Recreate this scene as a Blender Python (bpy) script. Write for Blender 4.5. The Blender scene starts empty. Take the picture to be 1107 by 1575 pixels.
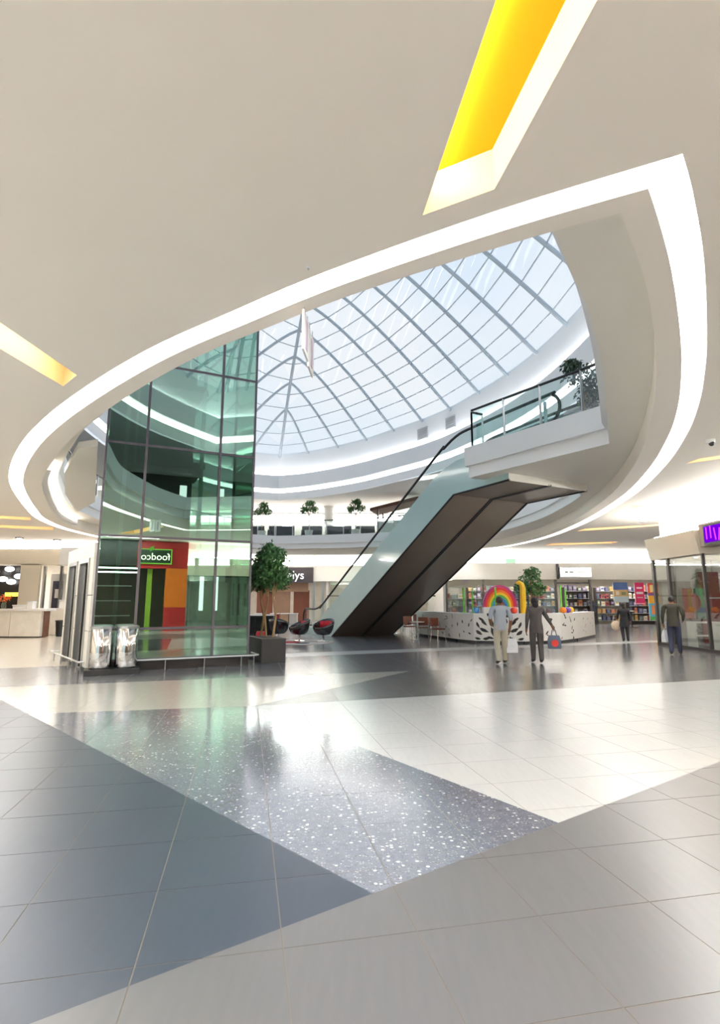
import bpy, bmesh, math, random
from mathutils import Vector, Matrix
from mathutils.geometry import tessellate_polygon
random.seed(7)
SC = bpy.context.scene
COL = SC.collection

# ---------------------------------------------------------------- camera
F_PX, W_PX, H_PX, EYE = 835.0, 1107.0, 1575.0, 1.6
PITCH = math.atan(136.5 / F_PX)
cam_d = bpy.data.cameras.new('camera'); cam = bpy.data.objects.new('camera', cam_d); COL.objects.link(cam)
cam.location = (0, 0, EYE); cam.rotation_euler = (math.pi / 2 + PITCH, 0, 0)
cam_d.sensor_fit = 'VERTICAL'; cam_d.sensor_height = 36.0; cam_d.lens = 36.0 * F_PX / H_PX
cam_d.clip_start = 0.05; cam_d.clip_end = 400
SC.camera = cam

# ---------------------------------------------------------------- world: pale hazy sky
wd = bpy.data.worlds.new('world'); SC.world = wd; wd.use_nodes = True
nt = wd.node_tree; nt.nodes.clear()
wo = nt.nodes.new('ShaderNodeOutputWorld'); bg = nt.nodes.new('ShaderNodeBackground')
tc = nt.nodes.new('ShaderNodeTexCoord'); sep = nt.nodes.new('ShaderNodeSeparateXYZ'); ramp = nt.nodes.new('ShaderNodeValToRGB')
nz = nt.nodes.new('ShaderNodeTexNoise'); nz.inputs['Scale'].default_value = 1.7; nz.inputs['Detail'].default_value = 3
mx = nt.nodes.new('ShaderNodeMix'); mx.data_type = 'RGBA'; rp2 = nt.nodes.new('ShaderNodeValToRGB')
nt.links.new(tc.outputs['Generated'], sep.inputs[0]); nt.links.new(sep.outputs['Z'], ramp.inputs[0])
ramp.color_ramp.elements[0].position = 0.0; ramp.color_ramp.elements[0].color = (0.93, 0.97, 1.0, 1)
ramp.color_ramp.elements[1].position = 0.72; ramp.color_ramp.elements[1].color = (0.50, 0.73, 1.0, 1)
nt.links.new(tc.outputs['Generated'], nz.inputs['Vector']); nt.links.new(nz.outputs['Fac'], rp2.inputs[0])
rp2.color_ramp.elements[0].position = 0.42; rp2.color_ramp.elements[0].color = (0, 0, 0, 1)
rp2.color_ramp.elements[1].position = 0.68; rp2.color_ramp.elements[1].color = (0.8, 0.8, 0.8, 1)
nt.links.new(rp2.outputs[0], mx.inputs[0]); nt.links.new(ramp.outputs[0], mx.inputs[6]); mx.inputs[7].default_value = (1, 1, 1, 1)
nt.links.new(mx.outputs[2], bg.inputs['Color']); bg.inputs['Strength'].default_value = 0.69
nt.links.new(bg.outputs[0], wo.inputs[0])

# ---------------------------------------------------------------- exposure
vs = SC.view_settings
vs.view_transform = 'Standard'; vs.look = 'None'; vs.gamma = 1.0; vs.use_curve_mapping = False; vs.exposure = 0.5
SC.cycles.max_bounces = 10; SC.cycles.diffuse_bounces = 5; SC.cycles.glossy_bounces = 4
SC.cycles.transparent_max_bounces = 24; SC.cycles.transmission_bounces = 6
SC.cycles.caustics_reflective = False; SC.cycles.caustics_refractive = False
SC.cycles.sample_clamp_indirect = 6.0
L_SLOT, L_COVE, L_SHOP = 18.0, 62.0, 15.0
L_FILL = 60.0          # radiance of the added fill lines; above: cove strips, shop coves and shop ceilings

# ---------------------------------------------------------------- helpers
def s2l(c): c /= 255.0; return c / 12.92 if c <= 0.04045 else ((c + 0.055) / 1.055) ** 2.4
def rgb(r, g, b): return (s2l(r), s2l(g), s2l(b), 1)
MATS = {}
def mat(name, col, rough=0.6, metal=0.0, var=0.06, scale=3.0, spec=0.5, bump=0.0, emit=None, estr=0.0, alpha=None, coat=0.0):
    if name in MATS: return MATS[name]
    m = bpy.data.materials.new(name); m.use_nodes = True; n = m.node_tree.nodes; l = m.node_tree.links
    b = n['Principled BSDF']; b.inputs['Roughness'].default_value = rough; b.inputs['Metallic'].default_value = metal
    b.inputs['Specular IOR Level'].default_value = spec; b.inputs['Coat Weight'].default_value = coat
    tcn = n.new('ShaderNodeTexCoord'); no = n.new('ShaderNodeTexNoise'); no.inputs['Scale'].default_value = scale; no.inputs['Detail'].default_value = 4
    rm = n.new('ShaderNodeValToRGB'); l.new(tcn.outputs['Object'], no.inputs['Vector']); l.new(no.outputs['Fac'], rm.inputs[0])
    rm.color_ramp.elements[0].position = 0.3; rm.color_ramp.elements[1].position = 0.7
    rm.color_ramp.elements[0].color = tuple(c * (1 - var) for c in col[:3]) + (1,)
    rm.color_ramp.elements[1].color = tuple(min(1, c * (1 + var)) for c in col[:3]) + (1,)
    l.new(rm.outputs[0], b.inputs['Base Color'])
    if bump:
        bp = n.new('ShaderNodeBump'); bp.inputs['Strength'].default_value = bump; l.new(no.outputs['Fac'], bp.inputs['Height']); l.new(bp.outputs[0], b.inputs['Normal'])
    if emit: b.inputs['Emission Color'].default_value = emit; b.inputs['Emission Strength'].default_value = estr
    MATS[name] = m; return m
def emis(name, col, strength):
    if name in MATS: return MATS[name]
    m = bpy.data.materials.new(name); m.use_nodes = True; n = m.node_tree.nodes; n.clear()
    o = n.new('ShaderNodeOutputMaterial'); e = n.new('ShaderNodeEmission'); e.inputs[0].default_value = col; e.inputs[1].default_value = strength
    m.node_tree.links.new(e.outputs[0], o.inputs[0]); MATS[name] = m; return m
def glass(name, tint, refl, gl_tint=(1, 1, 1, 1), rough=0.0, fres=1.0):
    """thin architectural glass: tinted see-through plus a share of mirror reflection that grows at grazing angles"""
    if name in MATS: return MATS[name]
    m = bpy.data.materials.new(name); m.use_nodes = True; n = m.node_tree.nodes; l = m.node_tree.links; n.clear()
    o = n.new('ShaderNodeOutputMaterial'); t = n.new('ShaderNodeBsdfTransparent'); g = n.new('ShaderNodeBsdfGlossy'); x = n.new('ShaderNodeMixShader')
    t.inputs[0].default_value = tint; g.inputs['Color'].default_value = gl_tint; g.inputs['Roughness'].default_value = rough
    fr = n.new('ShaderNodeFresnel'); bf = n.new('ShaderNodeNewGeometry'); io = n.new('ShaderNodeMath'); io.operation = 'MULTIPLY_ADD'; io.inputs[1].default_value = 1 / 1.5 - 1.5; io.inputs[2].default_value = 1.5; l.new(bf.outputs['Backfacing'], io.inputs[0]); l.new(io.outputs[0], fr.inputs[0]); ad = n.new('ShaderNodeMath'); ad.operation = 'MULTIPLY_ADD'; ad.use_clamp = True; ad.inputs[1].default_value = fres; ad.inputs[2].default_value = refl
    l.new(fr.outputs[0], ad.inputs[0]); l.new(ad.outputs[0], x.inputs[0]); l.new(t.outputs[0], x.inputs[1]); l.new(g.outputs[0], x.inputs[2]); l.new(x.outputs[0], o.inputs[0])
    MATS[name] = m; return m

class MB:
    """collects simple shapes into one mesh"""
    def __init__(s): s.v = []; s.f = []; s.m = []
    def add(s, vs_, fs, mi=0):
        k = len(s.v); s.v += [tuple(p) for p in vs_]; s.f += [tuple(i + k for i in f) for f in fs]; s.m += [mi] * len(fs); return s
    def box(s, c, d, rz=0.0, mi=0, rx=0.0, ry=0.0):
        R = Matrix.Rotation(rz, 3, 'Z') @ Matrix.Rotation(ry, 3, 'Y') @ Matrix.Rotation(rx, 3, 'X'); c = Vector(c)
        vs_ = [c + R @ Vector((x * d[0] / 2, y * d[1] / 2, z * d[2] / 2)) for z in (-1, 1) for y in (-1, 1) for x in (-1, 1)]
        return s.add(vs_, [(0, 2, 3, 1), (4, 5, 7, 6), (0, 1, 5, 4), (2, 6, 7, 3), (0, 4, 6, 2), (1, 3, 7, 5)], mi)
    def bar(s, a, b, w, h=None, up=(0, 0, 1), mi=0):
        a, b = Vector(a), Vector(b); d = (b - a).normalized(); u = Vector(up)
        if abs(d.dot(u)) > 0.98: u = Vector((1, 0, 0))
        x = d.cross(u).normalized() * (w / 2); y = x.cross(d).normalized() * ((h or w) / 2)
        vs_ = [p + i * x + j * y for p in (a, b) for i, j in ((-1, -1), (1, -1), (1, 1), (-1, 1))]
        return s.add(vs_, [(0, 1, 2, 3), (7, 6, 5, 4), (0, 4, 5, 1), (1, 5, 6, 2), (2, 6, 7, 3), (3, 7, 4, 0)], mi)
    def tube(s, pts, r, n=8, mi=0, cap=True, closed=False):
        pts = [Vector(p) for p in pts]; k = len(s.v); rs = r if isinstance(r, (list, tuple)) else [r] * len(pts); N = len(pts)
        ref = Vector((0, 0, 1)); 
        if all(abs((pts[i + 1] - pts[i]).normalized().dot(ref)) > 0.9 for i in range(N - 1)): ref = Vector((1, 0, 0))
        px = None
        for i, p in enumerate(pts):
            a = pts[i - 1] if i else (pts[-1] if closed else p); b = pts[i + 1] if i < N - 1 else (pts[0] if closed else p)
            d = (b - a).normalized()
            x = d.cross(ref) if px is None else (px - d * px.dot(d))
            if x.length < 1e-4: x = d.orthogonal()
            x.normalize(); y = d.cross(x); px = x
            for j in range(n):
                t = 2 * math.pi * j / n; s.v.append(tuple(p + rs[i] * (math.cos(t) * x + math.sin(t) * y)))
        for i in range(N if closed else N - 1):
            i2 = (i + 1) % N
            for j in range(n):
                s.f.append((k + i * n + j, k + i2 * n + j, k + i2 * n + (j + 1) % n, k + i * n + (j + 1) % n)); s.m.append(mi)
        if cap and not closed:
            s.f.append(tuple(k + j for j in range(n))); s.f.append(tuple(k + (N - 1) * n + n - 1 - j for j in range(n))); s.m += [mi, mi]
        return s
    def lathe(s, prof, c=(0, 0, 0), n=20, mi=0, capb=True, capt=True):
        k = len(s.v); N = len(prof)
        for r, z in prof:
            for j in range(n):
                t = 2 * math.pi * j / n; s.v.append((c[0] + r * math.cos(t), c[1] + r * math.sin(t), c[2] + z))
        for i in range(N - 1):
            for j in range(n): s.f.append((k + i * n + j, k + i * n + (j + 1) % n, k + (i + 1) * n + (j + 1) % n, k + (i + 1) * n + j)); s.m.append(mi)
        if capb: s.f.append(tuple(k + n - 1 - j for j in range(n))); s.m.append(mi)
        if capt: s.f.append(tuple(k + (N - 1) * n + j for j in range(n))); s.m.append(mi)
        return s
    def prism(s, poly, z0, z1, mi=0, bottom=True, top=True):
        n = len(poly); vs_ = [(p[0], p[1], z0) for p in poly] + [(p[0], p[1], z1) for p in poly]
        fs = [(i, (i + 1) % n, n + (i + 1) % n, n + i) for i in range(n)]
        tri = tessellate_polygon([[Vector((p[0], p[1], 0)) for p in poly]])
        if bottom: fs += [tuple(reversed(t)) for t in tri]
        if top: fs += [tuple(i + n for i in t) for t in tri]
        return s.add(vs_, fs, mi)
    def plate(s, outer, holes, z0, z1=None, mi=0, rims=True):
        """flat plate with holes; z1 given: with thickness"""
        loops = [list(outer)] + [list(h) for h in holes]
        flat = [p for lp in loops for p in lp]
        tri = tessellate_polygon([[Vector((p[0], p[1], 0)) for p in lp] for lp in loops])
        s.add([(p[0], p[1], z0) for p in flat], tri, mi)
        if z1 is not None:
            s.add([(p[0], p[1], z1) for p in flat], tri, mi)
            if rims:
                for lp in loops: s.strip([(p[0], p[1], z0) for p in lp], [(p[0], p[1], z1) for p in lp], closed=True, mi=mi)
        return s
    def strip(s, A, B, closed=False, mi=0):
        n = len(A); k = n if closed else n - 1
        return s.add(list(A) + list(B), [(i, (i + 1) % n, n + (i + 1) % n, n + i) for i in range(k)], mi)
    def sphere(s, c, r, nu=10, nv=7, sc=(1, 1, 1), mi=0):
        k = len(s.v); 
        for i in range(nv + 1):
            a = math.pi * i / nv
            for j in range(nu):
                t = 2 * math.pi * j / nu
                s.v.append((c[0] + sc[0] * r * math.sin(a) * math.cos(t), c[1] + sc[1] * r * math.sin(a) * math.sin(t), c[2] + sc[2] * r * math.cos(a)))
        for i in range(nv):
            for j in range(nu): s.f.append((k + i * nu + j, k + (i + 1) * nu + j, k + (i + 1) * nu + (j + 1) % nu, k + i * nu + (j + 1) % nu)); s.m.append(mi)
        return s
    def build(s, name, mats, parent=None, smooth=False, fixn=True, bevel=0.0):
        me = bpy.data.meshes.new(name); me.from_pydata(s.v, [], s.f)
        for m in (mats if isinstance(mats, (list, tuple)) else [mats]): me.materials.append(m)
        me.polygons.foreach_set('material_index', s.m)
        if fixn or smooth:
            bm = bmesh.new(); bm.from_mesh(me); bmesh.ops.remove_doubles(bm, verts=bm.verts, dist=1e-5)
            if fixn: bmesh.ops.recalc_face_normals(bm, faces=bm.faces)
            bm.to_mesh(me); bm.free()
        if smooth: me.polygons.foreach_set('use_smooth', [True] * len(me.polygons))
        o = bpy.data.objects.new(name, me); COL.objects.link(o)
        if smooth: 
            try: me.set_sharp_from_angle(angle=math.radians(40))
            except Exception: pass
        if bevel:
            b = o.modifiers.new('bevel', 'BEVEL'); b.width = bevel; b.segments = 2; b.limit_method = 'ANGLE'
        if parent: o.parent = parent
        return o
    def shift(s, d):
        s.v = [(p[0] - d[0], p[1] - d[1], p[2] - d[2]) for p in s.v]; return s

def tag(o, label=None, cat=None, group=None, kind=None):
    if label: o['label'] = label
    if cat: o['category'] = cat
    if group: o['group'] = group
    if kind: o['kind'] = kind
    return o
def thing(name, label, cat, loc=(0, 0, 0), rz=0.0, group=None):
    o = bpy.data.objects.new(name, None); COL.objects.link(o); o.location = loc; o.rotation_euler = (0, 0, rz); o.empty_display_size = 0.2
    return tag(o, label, cat, group)
def struct(name, mb, m, parent=None, **k):
    o = mb.build(name, m, parent, **k)
    if parent is None: o['kind'] = 'structure'
    return o
def dup(o, loc=None, rz=None, label=None, parent=None):
    c = o.copy(); COL.objects.link(c); c.parent = parent
    if loc is not None: c.location = loc
    if rz is not None: c.rotation_euler = (0, 0, rz)
    if label: c['label'] = label
    for ch in [x for x in bpy.data.objects if x.parent == o]: dup(ch, parent=c)
    return c
def U(px, py, z):
    """where the line of sight through a photo point meets the level z"""
    u, v = (px - W_PX / 2) / F_PX, (H_PX / 2 - py) / F_PX; c, s = math.cos(PITCH), math.sin(PITCH)
    t = (z - EYE) / (s + v * c); return (u * t, (c - v * s) * t)
def smooth_curve(pts, n=6):
    out = []; N = len(pts)
    for i in range(N - 1):
        p0 = pts[max(i - 1, 0)]; p1 = pts[i]; p2 = pts[i + 1]; p3 = pts[min(i + 2, N - 1)]
        for k in range(n):
            t = k / n
            out.append(tuple(0.5 * (2 * p1[a] + (p2[a] - p0[a]) * t + (2 * p0[a] - 5 * p1[a] + 4 * p2[a] - p3[a]) * t * t + (3 * p1[a] - p0[a] - 3 * p2[a] + p3[a]) * t ** 3) for a in range(len(p1))))
    out.append(tuple(pts[-1])); return out
def resample(pts, n):
    d = [0]
    for a, b in zip(pts, pts[1:]): d.append(d[-1] + (Vector(b) - Vector(a)).length)
    out = []; j = 0
    for i in range(n + 1):
        t = d[-1] * i / n
        while j < len(d) - 2 and d[j + 1] < t: j += 1
        w = (t - d[j]) / max(d[j + 1] - d[j], 1e-9); out.append(tuple(Vector(pts[j]).lerp(Vector(pts[j + 1]), w)))
    return out
def offset(pts, wfun, side):
    """open polyline moved sideways by wfun(arc length); side +1 = left of travel"""
    out = []; d = 0.0
    for i, p in enumerate(pts):
        a = Vector(pts[max(i - 1, 0)]); b = Vector(pts[min(i + 1, len(pts) - 1)]); t = (b - a).normalized(); n = Vector((-t.y, t.x)) * side
        if i: d += (Vector(p) - Vector(pts[i - 1])).length
        out.append((p[0] + n.x * wfun(d), p[1] + n.y * wfun(d)))
    return out
def cut_tip(A, B):
    """trim two open polylines that start near a common tip at their first crossing"""
    def cross(p, q, r, s_):
        d = (q[0] - p[0]) * (s_[1] - r[1]) - (q[1] - p[1]) * (s_[0] - r[0])
        if abs(d) < 1e-12: return None
        t = ((r[0] - p[0]) * (s_[1] - r[1]) - (r[1] - p[1]) * (s_[0] - r[0])) / d; u = ((r[0] - p[0]) * (q[1] - p[1]) - (r[1] - p[1]) * (q[0] - p[0])) / d
        return (p[0] + t * (q[0] - p[0]), p[1] + t * (q[1] - p[1])) if 0 <= t <= 1 and 0 <= u <= 1 else None
    for i in range(min(60, len(A) - 1)):
        for j in range(min(60, len(B) - 1)):
            x = cross(A[i], A[i + 1], B[j], B[j + 1])
            if x: return [x] + A[i + 1:], [x] + B[j + 1:]
    return A, B
def leaf_offset(L, R, wl, wr):
    """inner parallel of a leaf given by its two sides, both running from the near tip to the far tip"""
    a = offset(L, wl, -1); b = offset(R, wr, +1)
    a, b = cut_tip(a, b); a.reverse(); b.reverse(); a, b = cut_tip(a, b); a.reverse(); b.reverse()
    return a, b
def loop(L, R): return L + R[-2:0:-1]
def text_mesh(txt, size, depth=0.01, align='CENTER'):
    cu = bpy.data.curves.new('lettering', 'FONT'); cu.body = txt; cu.size = size; cu.extrude = depth; cu.align_x = align; cu.align_y = 'CENTER'
    o = bpy.data.objects.new('lettering', cu); COL.objects.link(o); dg = bpy.context.evaluated_depsgraph_get()
    me = bpy.data.meshes.new_from_object(o.evaluated_get(dg)); bpy.data.objects.remove(o); return me
def lettering(txt, size, m, parent, loc, rz=0.0, depth=0.01):
    """upright lettering facing the local -y direction turned by rz"""
    me = text_mesh(txt, size, depth); me.materials.clear(); me.materials.append(m)
    o = bpy.data.objects.new('lettering', me); COL.objects.link(o); o.parent = parent; o.location = loc; o.rotation_euler = (math.pi / 2, 0, rz); return o

# ---------------------------------------------------------------- materials of the shell
M_ceil = mat('ceiling_paint', rgb(247, 240, 229), 0.8, var=0.012, scale=0.4)
M_white = mat('white_paint', rgb(236, 236, 236), 0.7, var=0.015, scale=0.5)
M_soffit = mat('soffit_paint', rgb(238, 234, 224), 0.8, var=0.015, scale=0.5)
M_cream = mat('cream_fascia', rgb(232, 222, 206), 0.65, var=0.02, scale=0.6)
M_slot = emis('slot_diffuser', (1.0, 0.99, 0.965, 1), L_SLOT)
M_slotwall = mat('slot_wall', rgb(245, 242, 232), 0.8, var=0.01)
M_cove = emis('cove_strip', (1.0, 0.985, 0.955, 1), L_COVE)
M_shoplight = emis('shop_ceiling_light', (1.0, 0.97, 0.92, 1), L_SHOP)
M_steel = mat('brushed_steel', rgb(190, 192, 194), 0.28, 1.0, var=0.05, scale=20)
M_chrome = mat('polished_steel', rgb(225, 225, 226), 0.07, 1.0, var=0.02)
M_black = mat('black_rubber', rgb(22, 22, 24), 0.45, var=0.1)
M_dark = mat('dark_metal', rgb(52, 50, 52), 0.4, 0.6, var=0.08)
M_mull = mat('mullion_grey', rgb(92, 86, 92), 0.45, 0.4, var=0.05)
M_skyglass = glass('skylight_glass', (0.95, 0.98, 1.0, 1), 0.02, fres=0.0)
M_clear = glass('clear_glass', (0.90, 0.96, 0.95, 1), 0.02)
M_shopglass = glass('shop_glass', (0.90, 0.92, 0.90, 1), 0.03)
M_liftglass = glass('green_lift_glass', (0.46, 0.66, 0.56, 1), 0.36, (0.72, 0.92, 0.82, 1))
M_rib = mat('skylight_frame', rgb(172, 182, 190), 0.5, var=0.02)

# ================================================================ FLOOR
def floor_mat(name, c1, c2, rough, grain=0.05, speck=None, spec=0.8, coat=0.0, crough=0.1):
    m = bpy.data.materials.new(name); m.use_nodes = True; n = m.node_tree.nodes; l = m.node_tree.links; b = n['Principled BSDF']
    b.inputs['Roughness'].default_value = rough; b.inputs['Specular IOR Level'].default_value = spec; b.inputs['Coat Weight'].default_value = coat; b.inputs['Coat Roughness'].default_value = crough; b.inputs['Coat IOR'].default_value = 1.7
    g = n.new('ShaderNodeNewGeometry'); mp = n.new('ShaderNodeMapping'); mp.inputs['Rotation'].default_value = (0, 0, -0.204); mp.inputs['Scale'].default_value = (26, 3.0, 1)
    no = n.new('ShaderNodeTexNoise'); no.inputs['Scale'].default_value = 1.0; no.inputs['Detail'].default_value = 5
    l.new(g.outputs['Position'], mp.inputs[0]); l.new(mp.outputs[0], no.inputs['Vector'])
    rm = n.new('ShaderNodeValToRGB'); rm.color_ramp.elements[0].position = 0.35; rm.color_ramp.elements[1].position = 0.65
    rm.color_ramp.elements[0].color = c1; rm.color_ramp.elements[1].color = c2; l.new(no.outputs['Fac'], rm.inputs[0]); col = rm.outputs[0]
    if speck:
        mp.inputs['Scale'].default_value = (14, 14, 1)
        for sc_, thr, cc in ((55.0, 0.25, speck[0]), (100.0, 0.25, speck[1]), (34.0, 0.10, speck[2])):
            vo = n.new('ShaderNodeTexVoronoi'); vo.inputs['Scale'].default_value = sc_; l.new(g.outputs['Position'], vo.inputs['Vector'])
            sp = n.new('ShaderNodeSeparateColor'); l.new(vo.outputs['Color'], sp.inputs[0])
            lt = n.new('ShaderNodeMath'); lt.operation = 'LESS_THAN'; lt.inputs[1].default_value = thr; l.new(sp.outputs[0], lt.inputs[0])
            ds = n.new('ShaderNodeMath'); ds.operation = 'LESS_THAN'; ds.inputs[1].default_value = 0.42; l.new(vo.outputs['Distance'], ds.inputs[0])
            mu = n.new('ShaderNodeMath'); mu.operation = 'MULTIPLY'; l.new(lt.outputs[0], mu.inputs[0]); l.new(ds.outputs[0], mu.inputs[1])
            mi = n.new('ShaderNodeMix'); mi.data_type = 'RGBA'; l.new(mu.outputs[0], mi.inputs[0]); l.new(col, mi.inputs[6]); mi.inputs[7].default_value = cc; col = mi.outputs[2]
    l.new(col, b.inputs['Base Color']); return m
ZM = {
 'light': floor_mat('grey_beige_tile', rgb(94, 94, 96), rgb(98, 97, 99), 0.30),
 'dark': floor_mat('charcoal_tile', rgb(50, 58, 71), rgb(53, 61, 74), 0.34, spec=0.6),
 'terrazzo': floor_mat('speckled_terrazzo', rgb(108, 113, 126), rgb(118, 122, 134), 0.16, coat=0.8, crough=0.13, speck=(rgb(150, 150, 156), rgb(84, 85, 96), rgb(200, 200, 200))),
 'white': floor_mat('white_tile', rgb(189, 190, 188), rgb(193, 193, 191), 0.22),
 'pale': floor_mat('pale_grey_tile', rgb(172, 168, 160), rgb(178, 174, 166), 0.18),
 'mid': floor_mat('mid_grey_tile', rgb(100, 101, 101), rgb(105, 105, 105), 0.22),
 'band': floor_mat('dark_band_tile', rgb(104, 104, 107), rgb(112, 111, 113), 0.18),
 'beige': floor_mat('beige_tile', rgb(214, 203, 186), rgb(222, 211, 195), 0.16),
 'far': floor_mat('far_grey_tile', rgb(112, 112, 116), rgb(120, 119, 121), 0.20),
}
ZK = list(ZM)
def ln(a, b): a, b = U(*a, 0), U(*b, 0); return (a[0], a[1], b[0] - a[0], b[1] - a[1])
# a tree of straight joints: (line, zone left of the line, zone right of it)
BSP = (ln((45, 1575), (1107, 1171)),
       (ln((43, 1098), (577, 1376)),
        (ln((43, 1098), (390, 1086)),
         (ln((390, 1086), (1107, 1045)),
          (ln((0, 1057), (553, 1035)),
           (ln((0, 1028), (1107, 984)),
            (ln((130, 1027), (250, 962)), 'beige', (ln((437, 1005), (1010, 985)), 'far', 'white')),
            'band'),
           (ln((390, 1086), (640, 1030)), 'pale', 'mid')),
          'white'),
         (ln((390, 1086), (865, 1268)), 'white', 'terrazzo')),
        ((-2.3, 2.4, -3.6, 6.2), 'white', 'dark')),  # white left of the view is added to bounce light onto the ceiling
       (ln((45, 1575), (1107, 1171))[:1] + (-0.4, 1.0, 0.36), 'light', 'white'))  # white behind the viewer is added as a bounce surface too
def side(l_, p): return l_[2] * (p[1] - l_[1]) - l_[3] * (p[0] - l_[0])
def clip(poly, l_, keep):
    out = []
    for i, p in enumerate(poly):
        q = poly[(i + 1) % len(poly)]; a, b = side(l_, p) * keep, side(l_, q) * keep
        if a >= 0: out.append(p)
        if (a > 0) != (b > 0) and abs(a - b) > 1e-12:
            t = a / (a - b); out.append((p[0] + t * (q[0] - p[0]), p[1] + t * (q[1] - p[1])))
    return out
def area(poly): return abs(sum(p[0] * q[1] - p[1] * q[0] for p, q in zip(poly, poly[1:] + poly[:1]))) / 2
def zones(poly, node, out):
    if isinstance(node, str):
        if len(poly) > 2 and area(poly) > 6e-4: out.append((node, poly))
        return
    for keep, sub in ((1, node[1]), (-1, node[2])):
        c = clip(poly, node[0], keep)
        if len(c) > 2: zones(c, sub, out)
FX0, FX1, FY0, FY1 = -32, 32, -14, 47
fl = MB().box(((FX0 + FX1) / 2, (FY0 + FY1) / 2, -0.152), (FX1 - FX0, FY1 - FY0, 0.3))
floor = struct('floor', fl, mat('grout', rgb(122, 115, 106), 0.8))
YAW, TS, OX, OY = 0.20381, 0.65210, -1.08335, 2.84085
cy_, sy_ = math.cos(YAW), math.sin(YAW)
GAP = 0.006
near, far = [], []
for i in range(-70, 75):
    for j in range(-30, 82):
        x0, x1 = OX + i * TS + GAP / 2, OX + (i + 1) * TS - GAP / 2; y0, y1 = OY + j * TS + GAP / 2, OY + (j + 1) * TS - GAP / 2
        quad = [(x * cy_ - y * sy_, x * sy_ + y * cy_) for x, y in ((x0, y0), (x1, y0), (x1, y1), (x0, y1))]
        cx = sum(p[0] for p in quad) / 4; cyy = sum(p[1] for p in quad) / 4
        if not (FX0 + 1 < cx < FX1 - 1 and FY0 + 1 < cyy < FY1 - 1): continue
        out = []; zones(quad, BSP, out)
        seen = cyy > 1.4 and abs(cx) < cyy * 0.70 + 0.75
        for z, poly in out: (near if seen and cyy < 9.2 else far).append((cyy, z, poly))
near.sort(key=lambda t: t[0]); far += near[290:]; near = near[:290]
for d_, z, poly in near:
    c = (sum(p[0] for p in poly) / len(poly), sum(p[1] for p in poly) / len(poly))
    o = MB().prism([(p[0] - c[0], p[1] - c[1]) for p in poly], -0.008, 0.0, bottom=False).build('tile', ZM[z], floor, fixn=False); o.location = (c[0], c[1], 0.0)
mb = MB()
for d_, z, poly in far:
    mb.add([(p[0], p[1], 0.0) for p in poly], [tuple(range(len(poly)))], ZK.index(z))
o = mb.build('tile_field', [ZM[k] for k in ZK], floor, fixn=False); o['kind'] = 'stuff'

# ================================================================ CEILING, LIT SLOT RING, UPPER SLAB
HC = 4.8
OL = smooth_curve([(2.34, 3.47), (1.12, 4.06), (-.34, 4.9), (-1.46, 5.66), (-2.73, 6.57), (-4.13, 7.79), (-5.6, 9.24), (-7.1, 10.96), (-8.7, 13.13), (-9.94, 15.15), (-11.61, 18.53), (-12.88, 21.6), (-13.5, 25.36), (-12.9, 30.5), (-10.5, 36), (-6, 39.2)], 5)
OR = smooth_curve([(2.34, 3.47), (2.66, 3.87), (3.27, 4.71), (4.08, 5.95), (4.73, 7.01), (5.56, 8.5), (6.4, 10.28), (7.41, 12.92), (8.49, 16.73), (9.44, 22.53), (9.6, 28.5), (8.3, 33.6), (4.8, 37), (0, 38.8), (-6, 39.2)], 5)
def wslot(d): return 0.27 + 0.05 * min(1, max(0, d - 3) / 6)
def wring_l(d): return wslot(d) + 0.21 + 0.24 * min(1, max(0, d - 5) / 8)
def wring_r(d): return wslot(d) + 0.24 + 0.16 * min(1, max(0, d - 2) / 5)
SL, SR = leaf_offset(OL, OR, wslot, wslot)
GL, GR = leaf_offset(OL, OR, wring_l, wring_r)
O_loop, S_loop, G_loop = loop(OL, OR), loop(SL, SR), loop(GL, GR)
rect = [(FX0, FY0), (FX1, FY0), (FX1, FY1), (FX0, FY1)]
# yellow recesses cut into the ceiling: quads at ceiling level
YS = [
 ('near', [U(650, 331, HC), U(760, 291, HC), (1.62, 0.35), (1.02, 0.15)]),
 ('left', [U(97, 594, HC), U(118, 577, HC), (-4.33, 4.2), (-4.8, 5.0)]),
 ('r1', [U(1055, 713, HC), (9.3, 11.05), (9.3, 10.75), (7.75, 12.05)]),
 ('r2', [U(965, 782, HC), (11.9, 18.0), (11.9, 17.55), U(975, 777, HC)]),
 ('r3', [U(887, 817, HC), (13.2, 23.1), (13.2, 22.5), U(900, 813, HC)]),
 ('r4', [U(838, 839, HC), (14.2, 30.5), (14.2, 29.7), U(848, 836, HC)]),
 ('l1', [U(47, 800, HC), U(47, 796, HC), (-15.8, 19.6), (-15.8, 20.3)]),
 ('l2', [U(82, 815, HC), U(82, 811, HC), (-17.4, 22.4), (-17.4, 23.2)]),
]
holes = [O_loop] + [q for _, q in YS]
ceil = struct('ceiling', MB().plate(rect, holes, HC), M_ceil, fixn=False)
# slot: back panel is the diffuser, both side walls white
slot = thing('cove_light', 'glowing white cove light slot tracing the leaf shaped ceiling opening', 'light', (0, 0, 0))
MB().plate(O_loop, [S_loop], HC + 0.24).build('diffuser', M_slot, slot, fixn=False)
MB().strip([(p[0], p[1], HC) for p in O_loop], [(p[0], p[1], HC + 0.24) for p in O_loop], True).build('outer_wall', M_slotwall, slot)
MB().strip([(p[0], p[1], HC) for p in S_loop], [(p[0], p[1], HC + 0.24) for p in S_loop], True).build('inner_wall', M_slotwall, slot)
mb = MB().plate(S_loop, [G_loop], HC).strip([(p[0], p[1], HC) for p in G_loop], [(p[0], p[1], 5.2) for p in G_loop], True)
struct('trim_1', mb, M_ceil, fixn=False)

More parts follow.
